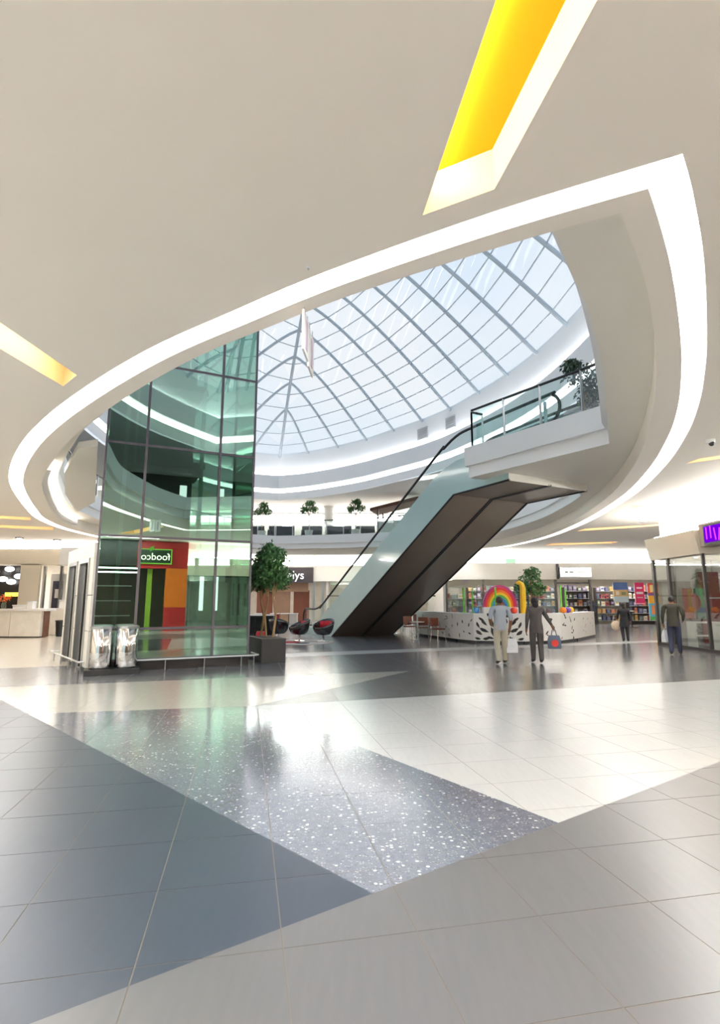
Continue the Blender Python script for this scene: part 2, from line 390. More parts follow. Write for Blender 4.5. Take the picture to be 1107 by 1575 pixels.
# void in the upper slab
PA, PB = (3.24, 15.75), (5.78, 12.18)
E_UP = Vector((math.sin(math.radians(28.5)), -math.cos(math.radians(28.5)), 0)); Q_RT = Vector((-E_UP.y, E_UP.x, 0))
PC = (PA[0] + Q_RT.x * 4.75, PA[1] + Q_RT.y * 4.75)
VR = smooth_curve([(1.62, 4.42), (1.95, 4.9), (2.36, 5.54), (2.89, 6.36), (3.72, 7.89), (4.54, 9.56), PB], 4) + [PA, PC] + smooth_curve([(PC[0] + .25, PC[1] + .5), (7.9, 20.5), (8.0, 24), (7.3, 28.5), (5.8, 32.5), (3, 35.4), (-1, 37.2), (-6, 38.2)], 5)
VL = smooth_curve([(1.62, 4.42), (0.9, 4.72), (0.2, 5.06), (-.75, 5.62), (-1.9, 6.5), (-3.3, 7.75), (-4.88, 9.98), (-6.06, 11.37), (-8.39, 14.77), (-9.71, 17.25), (-11.2, 21), (-11.8, 26), (-11, 31.5), (-9, 36), (-6, 38.2)], 5)
V_loop = VL + VR[-2:0:-1]
struct('trim_2', MB().plate([(FX0, FY0), (FX1, FY0), (FX1, FY1), (FX0, FY1)], [V_loop], 5.2), M_soffit, fixn=False)      # soffit under the upper floor
struct('trim_3', MB().plate(rect, [V_loop], 6.0), mat('upper_floor', rgb(205, 200, 192), 0.3), fixn=False)
# stepped white fascia round the void
Vin = offset(V_loop + [V_loop[0]], lambda d: 0.12, -1)[:-1]
z3 = lambda lp, z: [(p[0], p[1], z) for p in lp]
mb = MB().strip(z3(V_loop, 5.2), z3(V_loop, 5.55), True).strip(z3(V_loop, 5.55), z3(Vin, 5.55), True).strip(z3(Vin, 5.55), z3(Vin, 6.12), True).strip(z3(Vin, 6.12), z3(V_loop, 6.12), True).strip(z3(V_loop, 6.12), z3(V_loop, 6.0), True)
struct('trim_4', mb, M_white, fixn=False)

# ================================================================ LEFT EDGE COVES AND BRIDGE TO THE LIFT
def sub_curve(pts, y0, y1): return [p for p in pts if y0 <= p[1] <= y1]
seg = sub_curve(GL, 13.2, 24.5)
lt = thing('cove_strip_light', 'bright white cove strip under the left upper slab beside the lift', 'light', (seg[0][0], seg[0][1], 4.95))
sh = lt.location
a = z3(offset(seg, lambda d: 0.06, -1), 4.97); b = z3(offset(seg, lambda d: 0.06, -1), 5.16)
MB().strip(a, b).shift(sh).build('lamp', emis('left_cove', (1, 0.95, 0.86, 1), 6.0), lt, fixn=False)
mb = MB().strip(z3(offset(seg, lambda d: 0.14, -1), 4.92), z3(offset(seg, lambda d: 0.14, -1), 5.0)).strip(z3(offset(seg, lambda d: 0.0, -1), 4.92), z3(offset(seg, lambda d: 0.14, -1), 4.92))
mb.shift(sh).build('ledge', M_white, lt, fixn=False)
struct('trim_5', MB().prism([U(px, py, 5.03) for px, py in ((120, 690), (150, 686), (146, 772), (118, 788), (100, 760), (99, 728))], 5.03, 5.19), M_soffit)

# ================================================================ SKYLIGHT
TIPB, TIPA = (-6.0, 39.39), (4.2, 3.0)
ER_c = [TIPB, (-3.78, 38.48), (-1.53, 36.94), (.46, 35.21), (2.17, 33.22), (3.77, 31.31), (5.11, 29.28), (6.2, 26.84), (7.08, 24.61), (7.72, 22.24), (8.1, 19.75), (8.25, 17.2), (8.15, 14.7), (7.85, 12.3), (7.35, 10.1), (6.7, 8.2), (6.05, 6.7), (5.4, 5.4), (4.9, 4.4), (4.6, 3.8), (4.4, 3.4), TIPA]
NB = len(ER_c) - 1
EL_c = resample(smooth_curve([TIPB, (-8.3, 38.4), (-10.3, 35.8), (-11.9, 31), (-12.2, 25.5), (-11.2, 19), (-8.7, 12.5), (-4.9, 7.3), (-0.5, 4.2), TIPA], 6), NB)
ZS, HS = 12.2, 8.7
SPN = [0.0] + [0.037 + 0.0457 * i for i in range(1, NB)] + [1.0]
def spine_pt(s_): return Vector((TIPB[0] + (TIPA[0] - TIPB[0]) * s_, TIPB[1] + (TIPA[1] - TIPB[1]) * s_, ZS + 4 * HS * s_ * (1 - s_)))
HR = [4 * HS * s_ * (1 - s_) for s_ in SPN]
def dome_pt(side_, i, w):
    sp = spine_pt(SPN[i]); e = Vector((*(ER_c if side_ > 0 else EL_c)[i], ZS)); p = sp.lerp(e, w)
    return Vector((p.x, p.y, ZS + HR[i] * (1 - w ** 1.32)))
NLV = 13; DZ = HS / NLV
def lv_pt(side_, i, k):
    """point of level ring k on rib i (or None where the rib does not reach it)"""
    if HR[i] <= k * DZ + 1e-6: return None
    return dome_pt(side_, i, (1 - k * DZ / HR[i]) ** (1 / 1.32))
def ridge_s(k, nearside): r = math.sqrt(max(0.0, 1 - k / NLV)); return (1 - r) / 2 if not nearside else (1 + r) / 2
sky = bpy.data.objects.new('window_1', None); COL.objects.link(sky); sky['kind'] = 'structure'; sky['label'] = 'leaf shaped glazed skylight with white curved ribs'
rest = MB()
for sd in (1, -1):
    for i in range(1, NB):
        MB().tube([dome_pt(sd, i, k / 14) for k in range(15)], 0.085, 6).build('rib', M_rib, sky, smooth=True)
    for k in range(1, NLV):
        MB().tube([spine_pt(ridge_s(k, False))] + [p for p in (lv_pt(sd, i, k) for i in range(NB + 1)) if p] + [spine_pt(ridge_s(k, True))], 0.032, 5).build('purlin', M_rib, sky, smooth=True)
    for i in range(NB):
        for k in range(NLV):
            A0, B0 = lv_pt(sd, i, k), lv_pt(sd, i + 1, k)
            if k == 0: A0, B0 = dome_pt(sd, i, 1), dome_pt(sd, i + 1, 1)
            if A0 is None and B0 is None: continue
            low = [A0 or spine_pt(ridge_s(k, False)), B0 or spine_pt(ridge_s(k, True))]
            A1, B1 = lv_pt(sd, i, k + 1), lv_pt(sd, i + 1, k + 1); top = []
            if B1: top.append(B1)
            elif B0: top.append(spine_pt(SPN[i + 1])); top += [spine_pt(ridge_s(k + 1, True))] if A1 else []
            if A1: top.append(A1)
            elif A0:
                if B1: top.append(spine_pt(ridge_s(k + 1, False)))
                top.append(spine_pt(SPN[i]))
            q = []
            for p in low + top:
                if not q or (p - q[-1]).length > 1e-3: q.append(p)
            if (q[0] - q[-1]).length < 1e-3: q.pop()
            if len(q) < 3: continue
            q = [(p.x, p.y, p.z + 0.05) for p in q]
            if (sd > 0 and i < 14) or (sd < 0 and i < 9): MB().add(q, [tuple(range(len(q)))]).build('pane', M_skyglass, sky, fixn=False)
            else: rest.add(q, [tuple(range(len(q)))])
o = rest.build('pane_field', M_skyglass, sky, fixn=False); o['kind'] = 'stuff'
MB().tube([spine_pt(k / 40) for k in range(41)], 0.10, 6).build('spine', M_rib, sky, smooth=True)

# white bands under the skylight
ERs = smooth_curve(ER_c, 3); ELs = smooth_curve(EL_c, 3); ERs.reverse(); ELs.reverse()   # near tip -> far tip
E_loop = loop(ELs, ERs)
def ring_off(d): a, b = leaf_offset(ELs, ERs, lambda t: d, lambda t: d); return loop(a, b)
I1 = ring_off(0.28)
struct('wall_upper', MB().strip(z3(E_loop, 10.62), z3(E_loop, 12.4), True), M_white, fixn=False)
struct('trim_6', MB().strip(z3(I1, 9.72), z3(I1, 10.7), True).plate(E_loop, [I1], 10.62).plate(E_loop, [I1], 9.72), M_white, fixn=False)
cv = thing('cove_strip_light', 'thin cove strip glowing behind the ledge below the skylight', 'light', (0, 0, 0))
Ie = ring_off(0.05); Ie2 = ring_off(0.15)
MB().plate(Ie, [Ie2], 10.66).build('lamp', emis('upper_cove', (0.97, 0.98, 1.0, 1), 26.0), cv, fixn=False)
cv2 = thing('cove_strip_light', 'white light band between the two lower white bands of the atrium', 'light', (0, 0, 0))
MB().strip(z3(ring_off(0.08), 9.42), z3(ring_off(0.08), 9.72), True).build('lamp', emis('upper_band', (1.0, 0.97, 0.92, 1), 5.0), cv2, fixn=False)
struct('trim_7', MB().strip(z3(ring_off(0.16), 8.9), z3(ring_off(0.16), 9.42), True).plate(E_loop, [ring_off(0.16)], 9.42), M_white, fixn=False)
struct('ceiling_upper', MB().plate([(-31, -13), (31, -13), (31, 46.5), (-31, 46.5)], [E_loop], 8.9), M_white, fixn=False)
for px, py, w in ((655, 668, 0.85), (690, 655, 0.85)):
    i = min(range(1, len(ERs) - 1), key=lambda k: abs(U(px, 640, ZS)[0] / U(px, 640, ZS)[1] - ERs[k][0] / ERs[k][1]) + (0 if ERs[k][1] > 20 else 9))
    p = Vector(ERs[i]); t = (Vector(ERs[i + 1]) - Vector(ERs[i - 1])).normalized(); n = Vector((-t.y, t.x)); an = math.atan2(t.y, t.x)
    v = thing('air_vent', 'square grey air grille on the white band, %s of two' % ('left' if px < 670 else 'right'), 'vent', (p.x + n.x * 0.02, p.y + n.y * 0.02, 11.45), an)
    MB().box((0, 0, 0), (0.9, 0.05, 0.78)).build('frame', mat('vent_grey', rgb(196, 198, 200), 0.6), v)
    for k in range(7): MB().box((0, 0.04, -0.3 + k * 0.1), (0.8, 0.03, 0.06), rx=0.5).build('slat', mat('vent_slat', rgb(170, 172, 175), 0.6), v)

# ================================================================ OUTER WALLS
M_wallw = mat('mall_wall', rgb(236, 230, 221), 0.7, var=0.015, scale=0.5)
def wall(name, a, b, z0, z1, m=M_wallw, th=0.2):
    return struct(name, MB().bar((a[0], a[1], (z0 + z1) / 2), (b[0], b[1], (z0 + z1) / 2), th, z1 - z0), m)
wall('wall_right', (31.6, -13.8), (31.6, 46.6), 0, 12)
wall('wall_left', (-31.6, -13.8), (-31.6, 46.6), 0, 12)
wall('wall_back', (-31.6, 46.6), (31.6, 46.6), 0, 12)
# entrance front added unseen behind the viewer: glazed below to admit daylight, plain above
ent = bpy.data.objects.new('added_window', None); COL.objects.link(ent); ent['kind'] = 'structure'; ent.location = (0, -13.6, 0)
for k in range(22): MB().box((-31.5 + k * 3, 0, 2.4), (0.12, 0.16, 4.8)).build('mullion', M_dark, ent)
for k in range(21): MB().box((-30 + k * 3, 0, 2.4), (2.9, 0.02, 4.7)).build('pane', M_clear, ent)
wall('wall_front', (-31.6, -13.6), (31.6, -13.6), 4.8, 9.0, mat('dark_upper_wall', rgb(86, 84, 80), 0.6))

# ================================================================ SHOP FRONTS (ground floor)
M_fas = mat('fascia_white', rgb(240, 236, 228), 0.6, var=0.015)
M_shopwall = mat('shop_interior', rgb(196, 186, 170), 0.8, var=0.06)
M_shopdark = mat('shop_interior_dark', rgb(92, 82, 74), 0.8, var=0.1)
M_frame = mat('shopfront_frame', rgb(70, 66, 64), 0.4, 0.5)
def fascia(name, a, b, z0, z1, inward, m=M_fas, lean=0.0, cove=True, label=''):
    """fascia box along a-b, its cove light on top throwing light on the ceiling; inward = unit vector away from the mall side"""
    a, b, n = Vector(a), Vector(b), Vector(inward)
    p = [a, b, b + n * 0.5, a + n * 0.5]; f = -n * lean
    vs_ = [(q.x, q.y, z0) for q in p] + [(p[0] + f).to_tuple() + (z1,), (p[1] + f).to_tuple() + (z1,), p[2].to_tuple() + (z1,), p[3].to_tuple() + (z1,)]
    o = struct(name, MB().add(vs_, [(0, 1, 2, 3), (4, 5, 6, 7), (0, 1, 5, 4), (1, 2, 6, 5), (2, 3, 7, 6), (3, 0, 4, 7)]), m)
    struct(name + '_top', MB().bar((*(a + n * 0.5), (z1 + 5.2) / 2), (*(b + n * 0.5), (z1 + 5.2) / 2), 0.1, 5.2 - z1), M_fas)
    if cove:
        t = thing('cove_strip_light', label, 'light', (*((a + b) / 2 + n * 0.28), z1 + 0.02))
        c = (a + b) / 2 + n * 0.28; L_ = (b - a).length - 0.3; an = math.atan2((b - a).y, (b - a).x)
        MB().box((0, 0, 0.03), (L_, 0.26, 0.05), an).build('lamp', M_cove, t); MB().box((0, 0, 0.0), (L_, 0.32, 0.03), an).build('tray', M_white, t)
    return o
fascia('trim_8', (-14.2, 40), (5.6, 40), 3.0, 4.15, (0, 1), label='cove strip on top of the fascia above the far shops behind the escalator')
fascia('trim_9', (5.6, 36), (31, 36), 2.98, 4.06, (0, 1), label='cove strip on top of the long fascia over the toy shop')
fascia('trim_10', (-31, 30), (-14.2, 30), 3.55, 4.42, (0, 1), M_cream, label='cove strip above the cream fascia behind the white counter')
fascia('trim_11', (10.9, 17.4), (10.9, 20.43), 3.09, 3.86, (1, 0), M_cream, lean=0.16, label='cove strip above the corner shop fascia on the right')
fascia('trim_12', (31, 20.43), (11.41, 20.43), 3.09, 3.86, (0, -1), M_cream, label='cove strip behind the corner shop on the right')
fascia('trim_13', (10.9, 4.0), (10.9, 17.35), 3.3, 4.02, (1, 0), mat('taupe_fascia', rgb(150, 138, 126), 0.6), label='cove strip above the taupe fascia at the right edge')
wall('wall_alcove', (-14.2, 30.5), (-14.2, 46), 0, 4.8)
wall('wall_step', (5.6, 36.3), (5.6, 46), 0, 4.8)
def ceil_panel(name, x0, x1, y0, y1, z):
    struct(name, MB().box(((x0 + x1) / 2, (y0 + y1) / 2, z), (x1 - x0, y1 - y0, 0.06)), M_white)
ceil_panel('ceiling_shop_1', -14.1, 5.5, 40.1, 46, 3.5); ceil_panel('ceiling_shop_2', 5.7, 31, 36.1, 46, 3.4); ceil_panel('ceiling_shop_3', -31, -14.3, 30.1, 38, 4.0); ceil_panel('ceiling_shop_4', 11.0, 31, 4, 20.3, 3.6)
ORD = ['first', 'second', 'third', 'fourth', 'fifth', 'sixth']
def shop_lamp(label, x, y, z, w, d, k=0, side_='left'):
    label = '%s ceiling light from the %s, %s' % (ORD[k], side_, label.replace('long ceiling light ', ''))
    t = thing('ceiling_light', label, 'light', (x, y, z), group='shop ceiling lights'); MB().box((0, 0, -0.04), (w, d, 0.03)).build('diffuser', M_shoplight, t); MB().box((0, 0, -0.015), (w + 0.08, d + 0.08, 0.03)).build('frame', M_white, t)
for k, x in enumerate((-11, -6, -1, 3)): shop_lamp('long ceiling light inside the far shops behind the escalator', x, 42.5, 3.47, 2.6, 0.7, k)
for k, x in enumerate((8, 12, 16, 20)): shop_lamp('long ceiling light inside the toy shop', x, 37.2, 3.37, 2.8, 0.7, k)
for k, x in enumerate((-28, -23, -18)): shop_lamp('long ceiling light behind the cream fascia on the left', x, 33, 3.97, 3, 0.9, k)
for k, y in enumerate((7, 11, 15, 18.6)): shop_lamp('long ceiling light inside the glass corner shop', 13.8, y - 0.6, 3.57, 0.5, 1.5, k, 'viewer')
wall('wall_shop_back', (-14, 45.5), (5.6, 45.5), 0, 3.5, M_shopwall); wall('wall_toy_back', (5.7, 41), (31, 41), 0, 3.4, M_shopwall)
wall('wall_counter_back', (-31, 36), (-14.3, 36), 0, 4.0, M_wallw); wall('wall_corner_back', (16.5, 4), (16.5, 20.3), 0, 3.6, mat('corner_shop_wall', rgb(214, 210, 204), 0.7))

# upper floor: back walls with dark shop windows, lit ceiling edge
up = thing('upper_shopfront', 'row of dark shop windows on the upper floor behind the railing', 'shopfront', (0, 45.9, 6.0))
MB().box((0, 0.3, 1.45), (60, 0.1, 2.9)).build('wall', M_white, up)
for k in range(12):
    w_ = MB().box((-26 + k * 4.4, 0.18, 1.25), (3.4, 0.12, 2.2)).build('window', mat('upper_shop_dark', rgb(120, 118, 114), 0.3), up)
    MB().box((-26 + k * 4.4, 0.1, 2.2), (3.4, 0.1, 0.4)).build('sign_band', mat('sign_pale', rgb(214, 210, 200), 0.5), w_)
lt = thing('cove_strip_light', 'long bright light band under the upper floor ceiling at the back', 'light', (0, 45.2, 8.4))
MB().box((0, 0, 0), (58, 0.3, 0.5)).build('lamp', emis('upper_back_light', (1, 0.96, 0.9, 1), 18.0), lt); MB().box((0, 0.2, 0.3), (58, 0.7, 0.1)).build('tray', M_white, lt)
col_ = MB().lathe([(0.42, 0), (0.42, 0.12), (0.36, 0.16), (0.36, 2.75), (0.42, 2.8), (0.42, 2.9)], n=20).build('column', M_white, smooth=True); col_.location = (-2.45, 42.0, 6.0); tag(col_, 'white round column on the upper floor behind the small trees', 'column')

# ================================================================ SHOPS BEHIND THE VIEWER (seen mirrored in the lift glass) AND NEAR LEFT ROW (ADDED TO LIGHT THE CEILING)
FX, FN = Vector((0.899, 0.438)), Vector((0.438, -0.899)); S0 = Vector((-1.5, -4.2)); ANF = math.atan2(0.438, 0.899)
def rear(a, off=0.0): p = S0 + FX * a + FN * off; return (p.x, p.y)
fascia('trim_14', rear(7.8), rear(13.6), 3.0, 3.95, FN, M_cream, label='cove strip above the cream fascia behind the viewer, mirrored in the lift')
fascia('trim_15', rear(-3.5), rear(3.2), 3.3, 4.1, FN, M_cream, label='added fill cove strip above the rear fascia farther from the red shop')  # unseen cove strip added to throw light on the ceiling
fascia('trim_16', (-15, 15), (-15, -13), 3.2, 4.1, (-1, 0), M_cream, label='added fill cove strip above the near left shop row')  # unseen shop row and its cove, added to brighten the ceiling
wall('wall_near_left', (-18, 15), (-18, -13), 0, 4.8, M_shopwall)
ceil_panel('ceiling_shop_5', -18, -15.1, -13, 15, 3.9)
for k, y in enumerate((-9, -3, 3, 9)): shop_lamp('long ceiling light added inside the unseen near left shop row', -16.5, y, 3.87, 0.9, 3.0, k, 'rear')  # lamps added in the unseen row for more fill light
wall('wall_rear', rear(-3.5, 4.5), rear(13, 4.5), 0, 4.8, M_shopdark)
red = thing('red_shopfront', 'red and orange shopfront mirrored in the green lift glass', 'shopfront', (*rear(6.4), 0), ANF)
M_red = mat('shop_red', rgb(176, 30, 34), 0.5); M_org = mat('shop_orange', rgb(222, 110, 24), 0.5)
MB().box((-2.2, -0.3, 4.1), (2.2, 0.5, 1.3)).build('dark_fascia', mat('shop_black', rgb(30, 34, 30), 0.4), red)
MB().box((0.1, -0.3, 4.05), (2.6, 0.6, 1.45)).build('red_fascia', M_red, red)
MB().box((0.85, -0.25, 2.3), (1.1, 0.5, 2.1)).build('orange_pier', M_org, red)
MB().box((0.85, -0.25, 0.62), (1.1, 0.5, 1.25)).build('red_plinth', M_red, red)
MB().box((-0.5, -0.4, 1.65), (0.25, 0.2, 3.3)).build('green_stripe', mat('shop_lime', rgb(120, 150, 40), 0.5), red)
sg = MB().box((-0.3, 0.06, 3.95), (1.6, 0.08, 0.72)).build('sign', mat('sign_dark_green', rgb(20, 44, 22), 0.4), red)
MB().box((-0.3, 0.09, 4.33), (1.66, 0.04, 0.05)).box((-0.3, 0.09, 3.57), (1.66, 0.04, 0.05)).box((-1.11, 0.09, 3.95), (0.05, 0.04, 0.8)).box((0.51, 0.09, 3.95), (0.05, 0.04, 0.8)).build('sign_edge', emis('lime_edge', (0.35, 0.75, 0.1, 1), 1.2), red)
MB().add([(-0.62, 0.12, 4.2), (-0.45, 0.12, 4.3), (-0.4, 0.12, 4.52), (-0.6, 0.12, 4.42)], [(0, 1, 2, 3)]).build('leaf_mark', emis('leaf_mark', (0.2, 0.6, 0.08, 1), 1.0), sg, fixn=False)
lettering('foodco', 0.52, emis('sign_letters', (1, 0.98, 0.75, 1), 3.0), sg, (-0.3, 0.12, 3.92), math.pi)
for k in range(3):
    MB().box((-2.4, -1.6, 0.8 + k * 0.8), (2.2, 0.4, 0.05)).build('shelf', M_steel, red)
for k in range(2): MB().box((-2.2, -0.1, 3.3 - k * 0.22), (2.2, 0.08, 0.07)).build('strip_lamp', emis('strip_lamp', (0.9, 1, 0.95, 1), 6.0), red)
rg = thing('rear_shopfront', 'pale glazed shopfront mirrored in the right part of the lift glass', 'shopfront', (*rear(10.6), 0), ANF)
for k in range(4): MB().box((-2.0 + k * 1.4, -0.2, 1.5), (1.32, 0.03, 3.0)).build('pane', M_shopglass, rg)
for k in range(5): MB().box((-2.7 + k * 1.4, -0.2, 1.5), (0.08, 0.1, 3.0)).build('mullion', M_frame, rg)
MB().box((0, -2.4, 1.5), (5.8, 0.1, 3.0)).build('back_panel', mat('grey_panel', rgb(150, 152, 146), 0.6), rg)
for k, x in enumerate((-1.9, -1.1)): MB().box((x, -0.6, 2.0), (0.22, 0.1, 1.9)).build('light_column', emis('light_column', (0.95, 1, 0.98, 1), 2.5), rg)
# upper shop over the red one
us = thing('upper_sign_shop', 'dark upper floor shop with a lit white sign mirrored in the lift', 'shopfront', (*rear(6.5, 2.0), 6.0), ANF)
MB().box((0, 0, 1.45), (14, 0.2, 2.9)).build('front', mat('dark_front', rgb(40, 44, 42), 0.4), us)
for k in range(6): MB().box((-5.5 + k * 2.2, 0.14, 1.7), (0.4, 0.05, 1.3)).build('lit_window', emis('lit_window', (0.9, 1, 0.98, 1), 1.4), us)
# unseen light lines added behind the viewer to brighten the ceiling
for lb, a, b in (('added white fill light line over the near left shop row', (-9.8, -11), (-8.2, 5.0)), ('added white fill light line over the middle of the rear mall', (-5.2, -11.5), (-4.6, 1.0)), ('added white fill light line in front of the red shop', (-0.6, -2.2), (3.4, -0.3))):
    A, B = Vector(a), Vector(b); t = thing('fill_line', lb, 'light', (*((A + B) / 2), HC)); an = math.atan2((B - A).y, (B - A).x); L_ = (B - A).length
    MB().box((0, 0, -0.012), (L_, 0.30, 0.02), an).build('diffuser', emis('fill_diffuser', (1.0, 0.99, 0.965, 1), L_FILL), t); MB().box((0, 0, -0.004), (L_ + 0.08, 0.38, 0.012), an).build('frame', M_white, t)
# ================================================================ YELLOW RECESSED CEILING LIGHTS
YL = {'near': 'large yellow recessed ceiling light overhead', 'left': 'yellow recessed ceiling light at the left edge of the photo',
      'r1': 'orange recessed light slot at the right edge beside the ceiling camera', 'r2': 'orange recessed light slot right of the ring, second from the viewer', 'r3': 'orange recessed light slot right of the ring, third from the viewer', 'r4': 'orange recessed light slot right of the ring, farthest from the viewer',
      'l1': 'orange recessed light slot left of the ring, nearer of two', 'l2': 'orange recessed light slot left of the ring, farther of two'}
M_ytop = mat('yellow_recess', rgb(255, 178, 0), 0.7, var=0.02); M_yside = mat('recess_side', rgb(250, 232, 200), 0.8, var=0.02)
M_otop = mat('orange_recess', rgb(250, 165, 70), 0.7, var=0.02)
for key, q in YS:
    c = Vector((sum(p[0] for p in q) / 4, sum(p[1] for p in q) / 4)); t = thing('recessed_light', YL[key], 'light', (c.x, c.y, HC)); d = 0.36 if key in ('near', 'left') else 0.22
    p = [(x - c.x, y - c.y) for x, y in q]; big = key in ('near', 'left')
    MB().add([(x, y, d) for x, y in p], [(0, 1, 2, 3)]).build('back_panel', M_ytop if big else M_otop, t, fixn=False)
    for i in range(4): MB().add([(*p[i], 0), (*p[(i + 1) % 4], 0), (*p[(i + 1) % 4], d), (*p[i], d)], [(0, 1, 2, 3)]).build('side_panel', M_yside, t, fixn=False)
    ins = [Vector(x).lerp(Vector((0, 0)), 0.06) for x in p]
    a, b = (ins[0], ins[3]) if key != 'left' else (ins[1], ins[2])
    if not big: a, b = (ins[0].lerp(ins[3], .5), ins[1].lerp(ins[2], .5)) if key[0] == 'r' else (ins[0].lerp(ins[1], .5), ins[3].lerp(ins[2], .5))
    lamp = MB().tube([(a.x, a.y, d - 0.05), (b.x, b.y, d - 0.05)], 0.02, 6).build('lamp_tube', emis('warm_tube' if big else 'orange_tube', (1.0, 0.86, 0.55, 1) if big else (1, 0.72, 0.36, 1), 45.0 if big else 14.0), t)

# ================================================================ GLASS LIFT TOWER
LW = 3.6; LL = Vector((-6.09, 12.62))
lift = thing('glass_lift_tower', 'tall green glass lift tower rising through the atrium opening', 'lift', (LL.x, LL.y, 0), ANF)   # local x along the front, local y into the shaft
ZL = [0.24, 0.95, 3.12, 5.4, 7.55, 9.8, 11.6]; XL = [0, 0.9, 2.7, 3.6]
for i in range(3):
    for j in range(6):
        MB().box(((XL[i] + XL[i + 1]) / 2, 0, (ZL[j] + ZL[j + 1]) / 2), (XL[i + 1] - XL[i] - 0.03, 0.02, ZL[j + 1] - ZL[j] - 0.03)).build('pane', M_liftglass, lift)
for x in XL: MB().box((x, 0.02, 5.9), (0.06 if 0 < x < 3.6 else 0.05, 0.10, 11.4)).build('mullion', M_mull, lift)
for z in ZL: MB().box((1.8, 0.025, z), (3.6, 0.08, 0.06)).build('transom', M_mull, lift)
for j in range(6): MB().box((3.6, 1.15, (ZL[j] + ZL[j + 1]) / 2), (0.02, 2.1, ZL[j + 1] - ZL[j] - 0.03)).build('side_pane', M_liftglass, lift)
MB().box((3.6, 2.25, 5.9), (0.08, 0.08, 11.4)).build('rear_post', M_mull, lift)
MB().box((1.8, 1.15, 0.11), (3.64, 2.34, 0.22)).build('plinth', mat('lift_plinth', rgb(36, 34, 35), 0.3), lift)
MB().box((1.8, 1.15, 11.7), (3.7, 2.4, 0.16)).build('roof', M_mull, lift)
M_shaft = mat('shaft_panel', rgb(46, 62, 54), 0.5, var=0.1)
MB().box((1.2, 2.25, 5.0), (2.3, 0.08, 9.6)).build('shaft_wall', M_shaft, lift)
for x in (0.5, 2.5): MB().box((x, 1.6, 5.7), (0.1, 0.12, 11)).build('guide_rail', M_steel, lift)
for z in (3.1, 5.4, 7.6): MB().box((1.5, 1.6, z), (2.2, 0.08, 0.16)).build('shaft_beam', M_mull, lift)
cab = MB().box((1.5, 1.2, 5.0), (1.7, 1.3, 0.14)).box((1.5, 1.2, 7.3), (1.7, 1.3, 0.16)).build('cabin', M_dark, lift)
for k in range(3): MB().box((0.95 + k * 0.55, 0.58, 6.15), (0.5, 0.02, 2.1)).build('cabin_pane', M_clear, cab)
for x in (0.68, 2.32): MB().box((x, 0.58, 6.15), (0.06, 0.06, 2.2)).build('cabin_post', M_steel, cab)
MB().box((1.5, 1.0, 5.02), (0.9, 0.6, 0.04)).build('cabin_lamp', emis('cabin_lamp', (0.95, 1, 0.97, 1), 3.0), cab)
# left flank with the landing doors: leaves the glass front at an angle
side_dir = Vector((-2.85, 3.75)).normalized(); an2 = math.atan2(side_dir.y, side_dir.x)
flank = thing('lift_door_wall', 'white lift wall with two dark steel doors left of the green glass', 'lift wall', (LL.x - 0.03, LL.y + 0.02, 0), an2)
M_pan = mat('lift_white_panel', rgb(242, 238, 228), 0.4)
for a, b in ((0.05, 0.45), (1.55, 1.9), (3.0, 3.4)):
    for z0, z1 in ((0.1, 0.9), (0.92, 1.72), (1.74, 2.6)): MB().box(((a + b) / 2, 0, (z0 + z1) / 2), (b - a - 0.02, 0.1, z1 - z0)).build('panel', M_pan, flank)
for k in range(3): MB().box((0.6 + k * 1.12, 0, 2.78), (1.1, 0.1, 0.34)).build('panel', M_pan, flank)
for a in (0.45, 1.9):
    d_ = MB().box((a + 0.55, -0.04, 1.3), (1.06, 0.05, 2.56)).build('door', mat('door_steel', rgb(120, 116, 110), 0.3, 0.8), flank)
    MB().box((a + 0.55, 0.0, 1.3), (0.015, 0.06, 2.5)).build('door_gap', M_black, d_)
    MB().box((a + 0.04, 0.03, 1.3), (0.08, 0.1, 2.6)).box((a + 1.06, 0.03, 1.3), (0.08, 0.1, 2.6)).box((a + 0.55, 0.03, 2.56), (1.1, 0.1, 0.1)).build('door_frame', M_steel, flank)
# bumper rail round the lift foot
def w3(x, y, z): p = LL + FX * x - FN * y; return (p.x, p.y, z)
rail = thing('bumper_rail', 'low white tubular rail around the foot of the lift tower', 'rail', w3(1.8, -0.2, 0))
pts = [w3(0.95, -0.16, 0.24), w3(3.75, -0.16, 0.24), w3(3.86, -0.05, 0.24), w3(3.86, 0.6, 0.24)]
MB().tube(pts, 0.022, 8).shift(rail.location).build('tube', mat('rail_white_steel', rgb(228, 228, 226), 0.25, 0.5), rail, smooth=True)
for x in (1.6, 2.5, 3.4, 3.72): MB().tube([w3(x, -0.16, 0), w3(x, -0.16, 0.23)], 0.014, 6).shift(rail.location).build('post', M_steel, rail)
f3 = lambda a, off, z: (LL.x + side_dir.x * a + side_dir.y * -off * 1, LL.y + side_dir.y * a + side_dir.x * off, z)
rail2 = thing('bumper_rail', 'low white tubular rail in front of the two lift doors', 'rail', f3(2, 0.5, 0))
MB().tube([f3(0.05, 0.1, 0.24), f3(0.05, 0.22, 0.24), f3(3.5, 0.3, 0.24), f3(3.5, 0.08, 0.24)], 0.022, 8).shift(rail2.location).build('tube', MATS['rail_white_steel'], rail2, smooth=True)
for a in (0.3, 1.3, 2.3, 3.3): MB().tube([f3(a, 0.22, 0), f3(a, 0.22, 0.23)], 0.014, 6).shift(rail2.location).build('post', M_steel, rail2)

